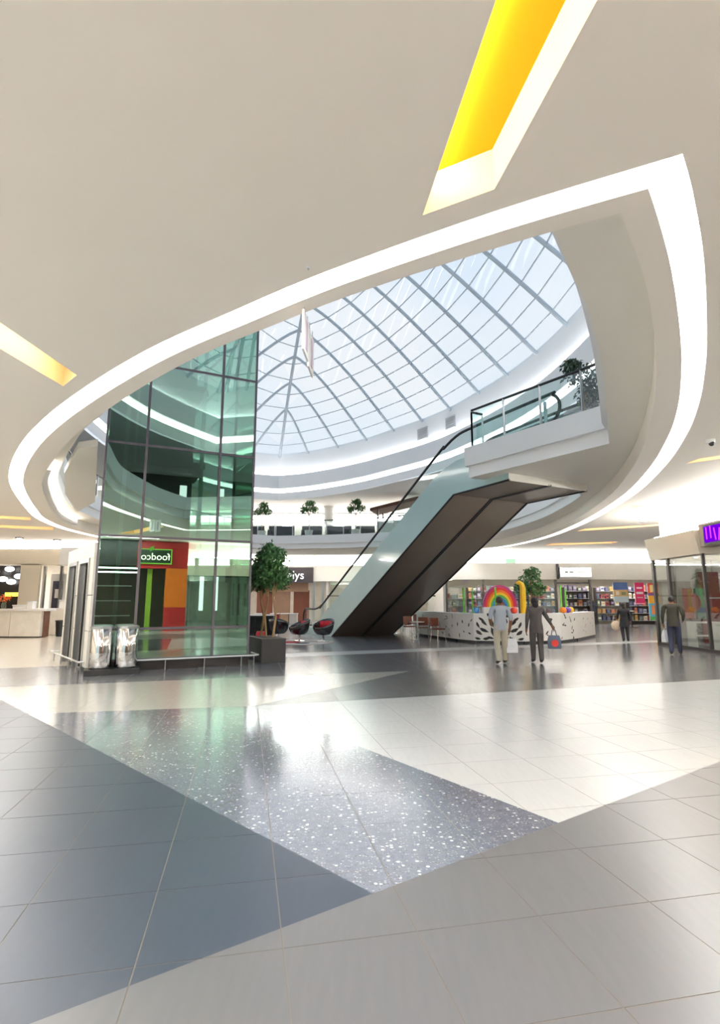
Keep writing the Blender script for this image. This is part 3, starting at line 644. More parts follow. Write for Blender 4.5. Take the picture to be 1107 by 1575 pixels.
# ================================================================ LITTER BINS
bp = MB().box((0, 0, 0.06), (1.12, 0.5, 0.12)).build('bin_plinth', M_black, bevel=0.01); bp.location = (-5.52, 12.50, 0); bp.rotation_euler = (0, 0, 0.42); tag(bp, 'black base block under the two steel bins by the lift', 'plinth')
def bin_(x, y, label):
    t = thing('litter_bin', label, 'bin', (x, y, 0.12), group='steel bins by the lift')
    MB().lathe([(0.225, 0.03), (0.232, 0.06), (0.232, 0.86), (0.225, 0.87)], n=32).build('body', M_chrome, t, smooth=True)
    MB().lathe([(0.21, 0.0), (0.21, 0.04)], n=24).build('foot_ring', M_black, t)
    MB().lathe([(0.238, 0.86), (0.242, 0.88), (0.242, 0.915), (0.20, 0.925), (0.13, 0.91)], n=32, capb=False, capt=False).build('rim', M_steel, t, smooth=True)
    MB().lathe([(0.19, 0.865), (0.19, 0.885)], n=24).build('inner_liner', M_black, t)
bin_(-5.76, 12.41, 'polished steel litter bin by the lift, left of two'); bin_(-5.27, 12.60, 'polished steel litter bin by the lift, right of two')

# ================================================================ PLANTS
M_leaf = mat('leaf_green', rgb(66, 108, 56), 0.5, var=0.45, scale=9); M_leaf2 = mat('leaf_grey_green', rgb(96, 112, 84), 0.5, var=0.4, scale=9); M_bark = mat('bark', rgb(158, 128, 88), 0.8, var=0.15, scale=30)
def foliage(cs, n, size, rnd):
    mb = MB()
    for k in range(n):
        c, r = cs[rnd.randrange(len(cs))]
        while True:
            d = Vector((rnd.uniform(-1, 1), rnd.uniform(-1, 1), rnd.uniform(-1, 1)))
            if 0.25 < d.length < 1: break
        p = Vector(c) + Vector((d.x * r[0], d.y * r[1], d.z * r[2]))
        a = Vector((rnd.uniform(-1, 1), rnd.uniform(-1, 1), rnd.uniform(-0.9, 0.3))).normalized() * size * rnd.uniform(0.7, 1.3); b = a.cross(Vector((rnd.uniform(-1, 1), rnd.uniform(-1, 1), rnd.uniform(-1, 1)))).normalized() * size * 0.28
        dr = Vector((0, 0, -size * 0.25))
        mb.add([p, p + a * 0.5 + b, p + a + dr, p + a * 0.5 - b], [(0, 1, 2), (0, 2, 3)])
    return mb
def tree(name, label, loc, h_trunk, crowns, n, leaf, m=M_leaf, stem_r=0.03, bend=0.08, group=None, seed=1, stems=1):
    rnd = random.Random(seed); t = thing(name, label, 'tree', loc, 0, group)
    for q in range(stems):
        b = (rnd.uniform(-bend, bend), rnd.uniform(-bend, bend)); top = (crowns[0][0][0], crowns[0][0][1], crowns[0][0][2])
        MB().tube([(0.05 * q, 0, 0), (b[0], b[1], h_trunk * 0.4), (b[0] * -0.5, b[1], h_trunk * 0.8), top], [stem_r, stem_r * 0.9, stem_r * 0.75, stem_r * 0.4], 7).build('trunk', M_bark, t, smooth=True)
    for c, r in crowns[1:]: MB().tube([(0, 0, h_trunk * 0.8), tuple(Vector((0, 0, h_trunk)).lerp(Vector(c), 0.5)), c], [stem_r * 0.6, stem_r * 0.4, stem_r * 0.2], 5).build('branch', M_bark, t)
    f = foliage(crowns, n, leaf, rnd).build('foliage', m, t, fixn=False); f['kind'] = 'stuff'
    return t
pl = thing('planter_box', 'dark charcoal planter box beside the lift tower', 'planter', (-2.55, 15.25, 0), ANF)
M_plant = mat('planter_charcoal', rgb(48, 46, 46), 0.5)
MB().box((0, 0, 0.3), (0.66, 1.3, 0.6)).build('box', M_plant, pl, bevel=0.01); MB().box((0, 0, 0.605), (0.58, 1.22, 0.02)).build('soil', mat('soil', rgb(70, 52, 38), 0.95, var=0.3, scale=30), pl)
MB().box((0, -0.64, 0.6), (0.68, 0.05, 0.04)).box((0, 0.64, 0.6), (0.68, 0.05, 0.04)).box((-0.32, 0, 0.6), (0.05, 1.3, 0.04)).box((0.32, 0, 0.6), (0.05, 1.3, 0.04)).build('rim', M_plant, pl)
for k, (x, y, s, lb) in enumerate(((0.05, -0.38, 1.0, 'ficus tree at the front of the charcoal planter'), (-0.02, 0.02, 1.05, 'ficus tree in the middle of the charcoal planter'), (-0.05, 0.42, 0.95, 'ficus tree at the rear of the charcoal planter'))):
    p = Vector((-2.55, 15.25)) + FX * x - FN * y
    tree('ficus_tree', lb, (p.x, p.y, 0.63), 1.35, [((0, 0, 1.9 * s), (.42, .42, .5)), ((0.16, 0.1, 1.62 * s), (.34, .34, .34)), ((-0.2, 0, 1.68 * s), (.32, .32, .34)), ((0.02, -0.1, 2.2 * s), (.28, .28, .3))], 1500, 0.105, seed=20 + k, group='ficus trees in the planter', stem_r=0.034)

# ================================================================ ESCALATORS
SLP = math.atan(5.0 / 9.07); PW = 1.62
P0 = Vector((-1.3, 25.3, 0)); 
def esc_pt(s_, q, z): return P0 + E_UP * s_ + Q_RT * q + Vector((0, 0, z))
def prof(s_, base):
    """height of a line parallel to the escalator incline; flat at both ends"""
    return base
M_under = mat('escalator_underside', rgb(112, 102, 92), 0.38, 0.35, var=0.05, scale=1.2); M_teal = mat('teal_clad_glass', rgb(172, 200, 200), 0.12, var=0.03, scale=1.0, coat=0.6)
M_bal = glass('balustrade_glass', (0.80, 0.92, 0.91, 1), 0.06)
TA = math.tan(SLP)
def inc(s_, z0, lo, hi): return min(max(z0 + s_ * TA, lo), hi)
def escalator(q0, label, first):
    t = thing('escalator', label, 'escalator', tuple(esc_pt(4.5, q0 + PW / 2, 0)), 0, 'pair of escalators')
    sh = t.location
    low = [(0, 0.0), (9.07, 5.0), (11.6, 5.0)]
    up_ = [(-3.6, 0.0), (-3.6, 0.30), (-2.2, 0.32), (-1.5, 0.62), (7.9, 1.32 + 7.9 * TA), (8.7, 5.98), (9.3, 6.1), (11.6, 6.12)]
    # truss body: belly and end faces
    MB().add([esc_pt(a, q, z) for q in (q0, q0 + PW) for a, z in low], [(0, 1, 4, 3), (1, 2, 5, 4)]).shift(sh).build('belly_panel', M_under, t)
    MB().bar(esc_pt(0, q0 + PW - 0.012, 0.0), esc_pt(9.07, q0 + PW - 0.012, 5.0), 0.05, 0.05).shift(sh).build('belly_seam', M_black, t)
    poly = low + up_[::-1]
    for q, nm in ((q0, 'left_cladding'), (q0 + PW, 'right_cladding')):
        vs_ = [esc_pt(a, q, z) for a, z in poly]; tri = tessellate_polygon([[Vector((a, z, 0)) for a, z in poly]])
        MB().add(vs_, tri).shift(sh).build(nm, M_teal, t)
    for q in (q0 + 0.02, q0 + PW - 0.02): MB().tube([esc_pt(a, q, z) for a, z in low], 0.035, 6).shift(sh).build('edge_trim', M_dark, t)
    # steps
    n = 27
    for k in range(n):
        s0 = -1.6 + k * (10.4 / n); z0 = 0.16 + (k + 0.5) * 5.72 / n
        MB().box(tuple(esc_pt(s0 + 0.18, q0 + PW / 2, z0)), (1.0, 0.37, 0.21), math.atan2(Q_RT.y, Q_RT.x)).shift(sh).build('step', M_dark, t)
    for q in (q0 + 0.16, q0 + PW - 0.16):
        top = [(-3.3, 1.2), (-2.2, 1.2), (-1.5, 1.38), (-0.9, 1.68), (7.6, 2.17 + 7.6 * TA), (8.4, 6.72), (9.1, 6.98), (9.9, 7.05), (13.0, 7.07)]
        base = [(-3.3, 0.3), (-2.2, 0.3), (-1.5, 0.55), (-0.9, 0.8), (7.6, 1.25 + 7.6 * TA), (8.4, 5.8), (9.1, 6.02), (9.9, 6.1), (13.0, 6.1)]
        # glass panels, each its own
        fine_t, fine_b = [], []
        for (a, za), (b, zb), (c, zc), (d_, zd) in zip(top, top[1:], base, base[1:]):
            m_ = max(1, round((b - a) / 1.3))
            for k in range(m_): fine_t.append((a + (b - a) * k / m_, za + (zb - za) * k / m_)); fine_b.append((c + (d_ - c) * k / m_, zc + (zd - zc) * k / m_))
        fine_t.append(top[-1]); fine_b.append(base[-1])
        for k in range(len(fine_t) - 1):
            a0, a1 = fine_t[k][0] + 0.01, fine_t[k + 1][0] - 0.01
            MB().add([esc_pt(a0, q, fine_b[k][1]), esc_pt(a1, q, fine_b[k + 1][1]), esc_pt(a1, q, fine_t[k + 1][1]), esc_pt(a0, q, fine_t[k][1])], [(0, 1, 2, 3)]).shift(sh).build('glass_panel', M_bal, t, fixn=False)
        arc0 = [(-3.3 - 0.4 * math.sin(k * math.pi / 8), 0.4 + 0.4 - 0.4 * math.cos(k * math.pi / 8)) for k in range(9)]
        arc1 = [(13.0 + 0.40 * math.sin(k * math.pi / 8), 6.27 + 0.40 + 0.40 * math.cos(k * math.pi / 8)) for k in range(9)]
        path = smooth_curve([(-2.7, 0.4)] + arc0[1:8] + top[0:2] + top[2:-1] + arc1[0:9] + [(12.1, 6.27)], 3)
        MB().tube([esc_pt(a, q, z) for a, z in path], 0.045, 7).shift(sh).build('handrail', M_black, t, smooth=True)
    # comb plates
    MB().add([esc_pt(a, q, z) for a, z in ((8.9, 6.02), (12.0, 6.03)) for q in (q0, q0 + PW)], [(0, 1, 3, 2)]).shift(sh).build('upper_plate', M_steel, t)
    MB().add([esc_pt(a, q, z) for a, z in ((-3.6, 0.3), (-1.6, 0.31)) for q in (q0, q0 + PW)], [(0, 1, 3, 2)]).shift(sh).build('lower_plate', M_steel, t)
    return t
escalator(0.0, 'escalator with dark underside on the left of the pair', True); escalator(PW + 0.04, 'escalator with dark underside on the right of the pair', False)
# edge beam where the truss meets the slab
struct('trim_17', MB().add([esc_pt(11.6, q, z) for q in (-0.0, 3.3) for z in (4.98, 5.25)], [(0, 1, 3, 2)]), M_soffit)

# ================================================================ LANDING BALUSTRADE (upper floor)
M_hand = M_black
def balustrade(label, path, zb, h, npan, closed_post=True, gl=M_bal):
    t = thing('glass_balustrade', label, 'railing', (path[0][0], path[0][1], zb)); sh = t.location; pp = resample(path, npan)
    for a, b in zip(pp, pp[1:]):
        A, B = Vector(a), Vector(b); d = (B - A).normalized() * 0.015
        MB().add([(A.x + d.x, A.y + d.y, zb), (B.x - d.x, B.y - d.y, zb), (B.x - d.x, B.y - d.y, zb + h - 0.03), (A.x + d.x, A.y + d.y, zb + h - 0.03)], [(0, 1, 2, 3)]).shift(sh).build('pane', gl, t, fixn=False)
    for i, a in enumerate(pp):
        if closed_post: MB().box((a[0], a[1], zb + h / 2), (0.05, 0.05, h)).shift(sh).build('post', M_steel, t)
    MB().tube([(p[0], p[1], zb + h) for p in pp], 0.035, 7).shift(sh).build('handrail', M_hand, t, smooth=True)
    return t
lp = Vector(PA) + (Vector(PB) - Vector(PA)).normalized() * 0.12
inn = Vector((0.10, 0.07))
b1 = [tuple(Vector(PA) + Vector((0.12, -0.05))), tuple(Vector(PA).lerp(Vector(PB), 1.4) + inn)]
balustrade('glass balustrade with black handrail along the upper landing', b1, 6.12, 1.15, 5)
balustrade('short glass balustrade across the head of the escalator landing', [tuple(Vector(PA) + Vector((0.12, -0.05))), tuple(Vector(PA) + Vector((0.12 + Q_RT.x * 0.42, Q_RT.y * 0.42 - 0.05)))], 6.12, 1.1, 1)
po = MB().lathe([(0.06, 0), (0.06, 0.05), (0.045, 0.06), (0.045, 1.0), (0.03, 1.02)], n=12).build('bollard', M_steel, smooth=True); po.location = (5.1, 14.3, 6.0); tag(po, 'slim steel post on the upper landing beside the balustrade', 'post')
# far railings on the upper floor follow the void edge
farR = [p for p in VR if p[1] > 19.5]; farR = offset(farR, lambda d: 0.12, -1)
balustrade('curved glass balustrade on the far side of the upper floor', farR, 6.12, 1.05, 22)
farL = offset([p for p in VL if p[1] > 17.5], lambda d: 0.12, 1)
balustrade('curved glass balustrade behind the lift on the upper floor', farL, 6.12, 1.05, 18)

# ================================================================ KIOSK COUNTERS WITH PRINTED MOTIF
M_kw = mat('kiosk_white', rgb(236, 234, 230), 0.5, var=0.02); M_kblack = mat('motif_black', rgb(16, 16, 18), 0.6); M_kgrey = mat('motif_grey', rgb(150, 152, 160), 0.6)
def petal(u, v, a, l, w):
    c, s = math.cos(a), math.sin(a)
    return [(u + c * x - s * y, v + s * x + c * y) for x, y in ((0, 0), (l * .3, w * .7), (l * .65, w), (l, w * .15), (l * .8, -w * .45), (l * .4, -w * .6))]
KP = [(2.65, 26.0), (3.85, 22.1), (4.35, 21.2), (6.15, 20.75), (7.75, 21.35), (8.8, 22.5), (10.6, 25.0)]
KI, KJ = offset(KP, lambda d: 0.5, 1), offset(KP, lambda d: 0.06, 1)
def counter(label, k, motif, m=None, h=1.12):
    a, b = KP[k], KP[k + 1]; A, B = Vector(a), Vector(b); L_ = (B - A).length; an = math.atan2((B - A).y, (B - A).x); t = thing('kiosk_counter', label, 'counter', (A.x, A.y, 0), an, 'white kiosk counters with black motif')
    R2 = Matrix.Rotation(-an, 2)
    lc_ = lambda p, g=0.004: tuple(R2 @ (Vector(p) - A))
    quad = [lc_(a), lc_(b), lc_(KI[k + 1]), lc_(KI[k])]; c_ = sum((Vector(p) for p in quad), Vector((0, 0))) / 4
    body = [tuple(Vector(p).lerp(c_, 0.004)) for p in quad]
    MB().prism(body, 0.1, h - 0.04).build('body', M_kw, t)
    MB().prism([tuple(Vector(p).lerp(c_, 0.06)) for p in quad], 0.0, 0.1).build('kick_plinth', M_black, t)
    MB().prism(body, h - 0.04, h).build('worktop', M_white, t)
    mb = MB()
    for u, v, an_, l, w in motif:
        p = petal(u * L_, v, an_, l, w); mb.add([(x, -0.006, z) for x, z in p], [tuple(range(6))])
    if motif: mb.build('printed_motif', m or M_kblack, t, fixn=False)['kind'] = 'stuff'
    return t
rk = random.Random(5)
def sym(n, lo, hi):
    out = []
    for _ in range(n):
        u, v, a, l, w = rk.uniform(0.03, 0.42), rk.uniform(0.14, 0.9), rk.uniform(0, 6.28), rk.uniform(lo, hi), rk.uniform(0.03, 0.07)
        out += [(u, v, a, l, w), (1 - u, v, math.pi - a, l, -w)]
    return out
def scat(n, lo, hi): return [(rk.uniform(0.06, 0.94), rk.uniform(0.15, 0.95), rk.uniform(0, 6.28), rk.uniform(lo, hi), rk.uniform(0.02, 0.05)) for _ in range(n)]
core = []
for sg_ in (1, -1):
    for u, v, a, l, w in ((.44, .15, 1.9, .5, .09), (.46, .55, 2.2, .22, .07), (.40, .62, 1.9, .34, .08), (.30, .42, 2.7, .38, .08), (.33, .22, 3.3, .3, .07), (.27, .66, 2.3, .34, .07), (.42, .98, 1.2, .2, .05), (.36, .96, 2.3, .24, .07), (.17, .32, 2.5, .3, .08), (.22, .84, 2.6, .26, .06), (.12, .56, 2.0, .28, .06), (.14, .16, 2.9, .24, .06), (.40, .18, 2.8, .26, .06)):
        core.append((u if sg_ > 0 else 1 - u, v, a if sg_ > 0 else math.pi - a, l, w if sg_ > 0 else -w))
counter('pale kiosk counter side facing the café chairs with faint grey motif', 0, scat(26, .12, .28), M_kgrey)
counter('short white counter piece left of the black butterfly motif', 1, scat(7, .1, .22))
counter('white kiosk counter front with large black symmetrical motif', 2, core)
counter('white kiosk counter behind the walking couple with scattered black leaves', 3, scat(12, .1, .26))
counter('white kiosk counter with black leaves right of the woman', 4, scat(14, .12, .3))
counter('plain white end counter of the kiosk near the toy shop', 5, scat(9, .08, .2), M_kgrey)
# rainbow arch
rb = thing('rainbow_arch', 'rainbow coloured arch standing on the kiosk counter', 'arch', (5.42, 21.35, 1.12))
for s_ in (-1, 1): MB().box((s_ * 0.42, 0, 0.12), (0.5, 0.3, 0.24)).build('base_block', M_kw, rb)
for k, c in enumerate(((170, 30, 110), (216, 34, 40), (240, 120, 30), (250, 212, 40), (70, 160, 70), (40, 110, 190))):
    r0, r1 = 0.66 - k * 0.075, 0.66 - (k + 1) * 0.075; mb = MB(); A = []
    for j in range(21):
        t = math.pi * j / 20; A.append(((r0 * math.cos(t), 1.28 * r0 * math.sin(t) + 0.24), (r1 * math.cos(t), 1.28 * r1 * math.sin(t) + 0.24)))
    for y in (-0.06, 0.06): mb.strip([(p[0][0], y, p[0][1]) for p in A], [(p[1][0], y, p[1][1]) for p in A])
    mb.strip([(p[0][0], -0.06, p[0][1]) for p in A], [(p[0][0], 0.06, p[0][1]) for p in A]).strip([(p[1][0], -0.06, p[1][1]) for p in A], [(p[1][0], 0.06, p[1][1]) for p in A])
    o = mb.build('arch_band', mat('rainbow_%d' % k, rgb(*c), 0.5), rb); 
# yellow hooked column, kiosk tree, green poles, goods
yc = MB().tube([(0, 0, 0), (0, 0, 0.5), (0.01, 0, 0.95), (-0.03, 0, 1.1), (-0.13, 0, 1.18), (-0.22, 0, 1.14)], [0.11, 0.11, 0.11, 0.1, 0.09, 0.05], 10).build('hooked_column', mat('balloon_yellow', rgb(248, 200, 30), 0.35), smooth=True); yc.location = (6.28, 21.2, 1.12); tag(yc, 'yellow inflated column with hooked top beside the rainbow arch', 'decoration')
pot = MB().lathe([(0.26, 0), (0.32, 0.55), (0.34, 0.6), (0.30, 0.6), (0.28, 0.5)], n=20).build('tree_pot', M_plant, smooth=True); pot.location = (7.25, 23.3, 0); tag(pot, 'charcoal pot behind the kiosk holding a leafy tree', 'pot')
tree('potted_tree', 'bushy green tree rising behind the white kiosk', (7.25, 23.3, 0.5), 1.3, [((0, 0, 1.95), (.5, .5, .5)), ((.28, 0, 1.6), (.35, .35, .3)), ((-.28, 0.1, 1.65), (.35, .35, .3)), ((.1, 0, 2.3), (.3, .3, .25))], 1100, 0.13, seed=44, stem_r=0.05)
M_lime = mat('lime_pole', rgb(110, 200, 70), 0.4)
for k, (x, y, hh, w) in enumerate(((4.18, 22.2, 1.0, 'left of the rainbow, first from the escalator'), (4.5, 22.0, 0.85, 'left of the rainbow, second from the escalator'), (5.2, 21.1, 1.0, 'in front of the rainbow arch'), (8.15, 22.3, 1.1, 'right of the kiosk tree'), (8.45, 22.6, 0.95, 'farthest right on the kiosk'))):
    t = thing('green_pole', 'thin lime green pole on the kiosk, ' + w, 'pole', (x, y, 1.12), group='lime poles on the kiosk')
    MB().tube([(0, 0, 0), (0, 0, hh)], 0.035, 8).build('shaft', M_lime, t); MB().lathe([(0.09, 0), (0.09, 0.02), (0.03, 0.05)], n=12).build('foot', M_lime, t)
for k, (x, y, c, nm) in enumerate(((8.0, 21.75, (235, 130, 30), 'orange'), (8.3, 22.05, (110, 70, 170), 'purple'), (8.55, 22.4, (240, 190, 40), 'yellow'), (5.85, 20.98, (210, 60, 40), 'red'), (4.55, 21.62, (90, 160, 220), 'blue'))):
    o = MB().lathe([(0.04, 0), (0.12, 0.04), (0.14, 0.12), (0.1, 0.2), (0.03, 0.23)], n=12).build('toy_ball', mat('toy_' + nm, rgb(*c), 0.4), smooth=True); o.location = (x, y, 1.12); tag(o, nm + ' rounded toy lying on the kiosk worktop', 'toy', 'toys on the kiosk')

# ================================================================ CAFE CHAIRS AND LOUNGE CHAIRS
M_brown = mat('brown_seat', rgb(108, 52, 32), 0.45, var=0.1)
def chair_proto():
    t = thing('cafe_chair', 'brown café chair', 'chair', (0, 0, 0), 0, 'brown café chairs by the kiosk')
    MB().box((0, 0, 0.46), (0.44, 0.42, 0.05)).build('seat', M_brown, t, bevel=0.015)
    MB().add([(x, y, z) for z, y in ((0.56, 0.22), (0.72, 0.25), (0.9, 0.27)) for x in (-0.22, 0.22)], [(0, 1, 3, 2), (2, 3, 5, 4)]).build('backrest', M_brown, t).modifiers.new('thick', 'SOLIDIFY').thickness = 0.04
    for sx in (-1, 1):
        MB().tube([(sx * .2, .2, .47), (sx * .21, .26, .88)], 0.012, 6).build('back_stay', M_chrome, t)
        for sy in (-1, 1): MB().tube([(sx * .18, sy * .17, .45), (sx * .23, sy * .22, 0)], 0.012, 6).build('leg', M_chrome, t)
    return t
ch = chair_proto()
spots = [(1.95, 28.4, 0.3, 'brown café chair nearest the escalator underside'), (2.3, 27.3, 2.8, 'brown café chair second from the escalator, front row'), (2.9, 28.6, -0.5, 'brown café chair in the rear row behind the front chairs'), (2.25, 25.0, 0.4, 'brown café chair in the middle of the front row'), (2.75, 24.0, 3.0, 'brown café chair third along the front row'), (3.2, 22.75, 0.6, 'dark brown café chair closest to the motif counter')]
for k, (x, y, r, lb) in enumerate(spots):
    if k == 0: ch.location = (x, y, 0); ch.rotation_euler = (0, 0, r); ch['label'] = lb
    else: dup(ch, (x, y, 0), r, lb)
def cafe_table(x, y, lb):
    t = thing('cafe_table', lb, 'table', (x, y, 0), 0, 'café tables by the kiosk')
    MB().lathe([(0.34, 0.71), (0.35, 0.72), (0.35, 0.74)], n=24).build('table_top', M_kw, t); MB().tube([(0, 0, 0.02), (0, 0, 0.71)], 0.025, 8).build('column', M_chrome, t); MB().lathe([(0.22, 0), (0.22, 0.015), (0.03, 0.03)], n=20).build('foot', M_chrome, t)
cafe_table(1.75, 27.6, 'round white café table nearest the escalator'); cafe_table(2.35, 23.2, 'round white café table nearest the kiosk')
M_shell = mat('black_shell', rgb(24, 24, 28), 0.25, coat=0.5); M_redc = mat('red_cushion', rgb(190, 28, 48), 0.6)
def tub(x, y, rz, lb, inner):
    t = thing('tub_chair', lb, 'chair', (x, y, 0.018), rz, 'black tub chairs by the escalator')
    mb = MB(); P = []
    for i in range(9):                                              # bowl with a raised back, open to local -y
        for j in range(20):
            a = 2 * math.pi * j / 20; e = i / 8; rim = 0.30 + 0.17 * (1 + math.sin(a)) ; r = 0.16 + 0.27 * math.sin(e * math.pi / 2)
            P.append((r * math.cos(a), r * math.sin(a), 0.24 + (rim) * (1 - math.cos(e * math.pi / 2))))
    mb.add(P, [(i * 20 + j, i * 20 + (j + 1) % 20, (i + 1) * 20 + (j + 1) % 20, (i + 1) * 20 + j) for i in range(8) for j in range(20)] + [tuple(range(20))])
    s_ = mb.build('shell', M_shell, t, smooth=True); s_.modifiers.new('thick', 'SOLIDIFY').thickness = 0.03
    MB().lathe([(0.24, 0.34), (0.30, 0.38), (0.30, 0.44), (0.22, 0.47)], n=20).build('seat_cushion', inner, t, smooth=True)
    MB().add([(0.36 * math.cos(a), 0.36 * math.sin(a) - 0.01, z) for z in (0.48, 0.78) for a in [math.pi * (0.15 + 0.7 * k / 10) for k in range(11)]], [(k, k + 1, 12 + k, 11 + k) for k in range(10)]).build('back_cushion', inner, t, smooth=True).modifiers.new('thick', 'SOLIDIFY').thickness = 0.05
    MB().tube([(0, 0, 0.02), (0, 0, 0.26)], 0.035, 8).build('pedestal', M_chrome, t); MB().lathe([(0.27, 0), (0.27, 0.015), (0.04, 0.04)], n=20).build('foot_disc', M_chrome, t)
tub(-3.35, 22.8, 2.9, 'black tub chair seen from behind, nearest the planter', M_shell); tub(-2.42, 22.2, -1.2, 'black tub chair turned sideways with red seat, middle of three', M_redc); tub(-1.45, 22.0, -0.6, 'black and red tub chair in front of the escalator foot', M_redc)
rug = thing('rug', 'round red and white rug under the tub chairs', 'rug', (-2.3, 21.75, 0.0))
MB().lathe([(0.0, 0.004), (1.25, 0.004), (1.25, 0.012), (0.0, 0.013)], n=32, capb=False, capt=False).build('pile', mat('rug_white', rgb(214, 206, 200), 0.95, var=0.2, scale=3), rug)
for k, (x, y, r, c) in enumerate(((-.5, -.2, .5, (170, 40, 50)), (.4, .2, .4, (180, 170, 160)), (.1, -.6, .3, (60, 60, 66)))):
    MB().lathe([(0, 0.014), (r, 0.014), (r, 0.017), (0, 0.018)], (x, y, 0), 20, capb=False, capt=False).build('rug_spot', mat('rug_%d' % k, rgb(*c), 0.95), rug)
cb = thing('service_cabinet', 'black service cabinet behind the ficus planter', 'cabinet', (-4.4, 23.5, 0)); MB().box((0, 0, 0.5), (1.5, 0.5, 0.96)).build('body', M_black, cb); MB().box((0, 0, 1.0), (1.56, 0.56, 0.04)).build('worktop', M_kw, cb)
for k in (-1, 1): MB().box((k * 0.37, -0.26, 0.5), (0.7, 0.02, 0.86)).build('door', M_shell, cb)
pt = MB().lathe([(0.12, 0), (0.2, 0.1), (0.22, 0.3), (0.18, 0.42)], n=16).build('red_pot', M_redc, smooth=True); pt.location = (-3.85, 21.7, 0); tag(pt, 'small red pot on the floor behind the planter', 'pot')

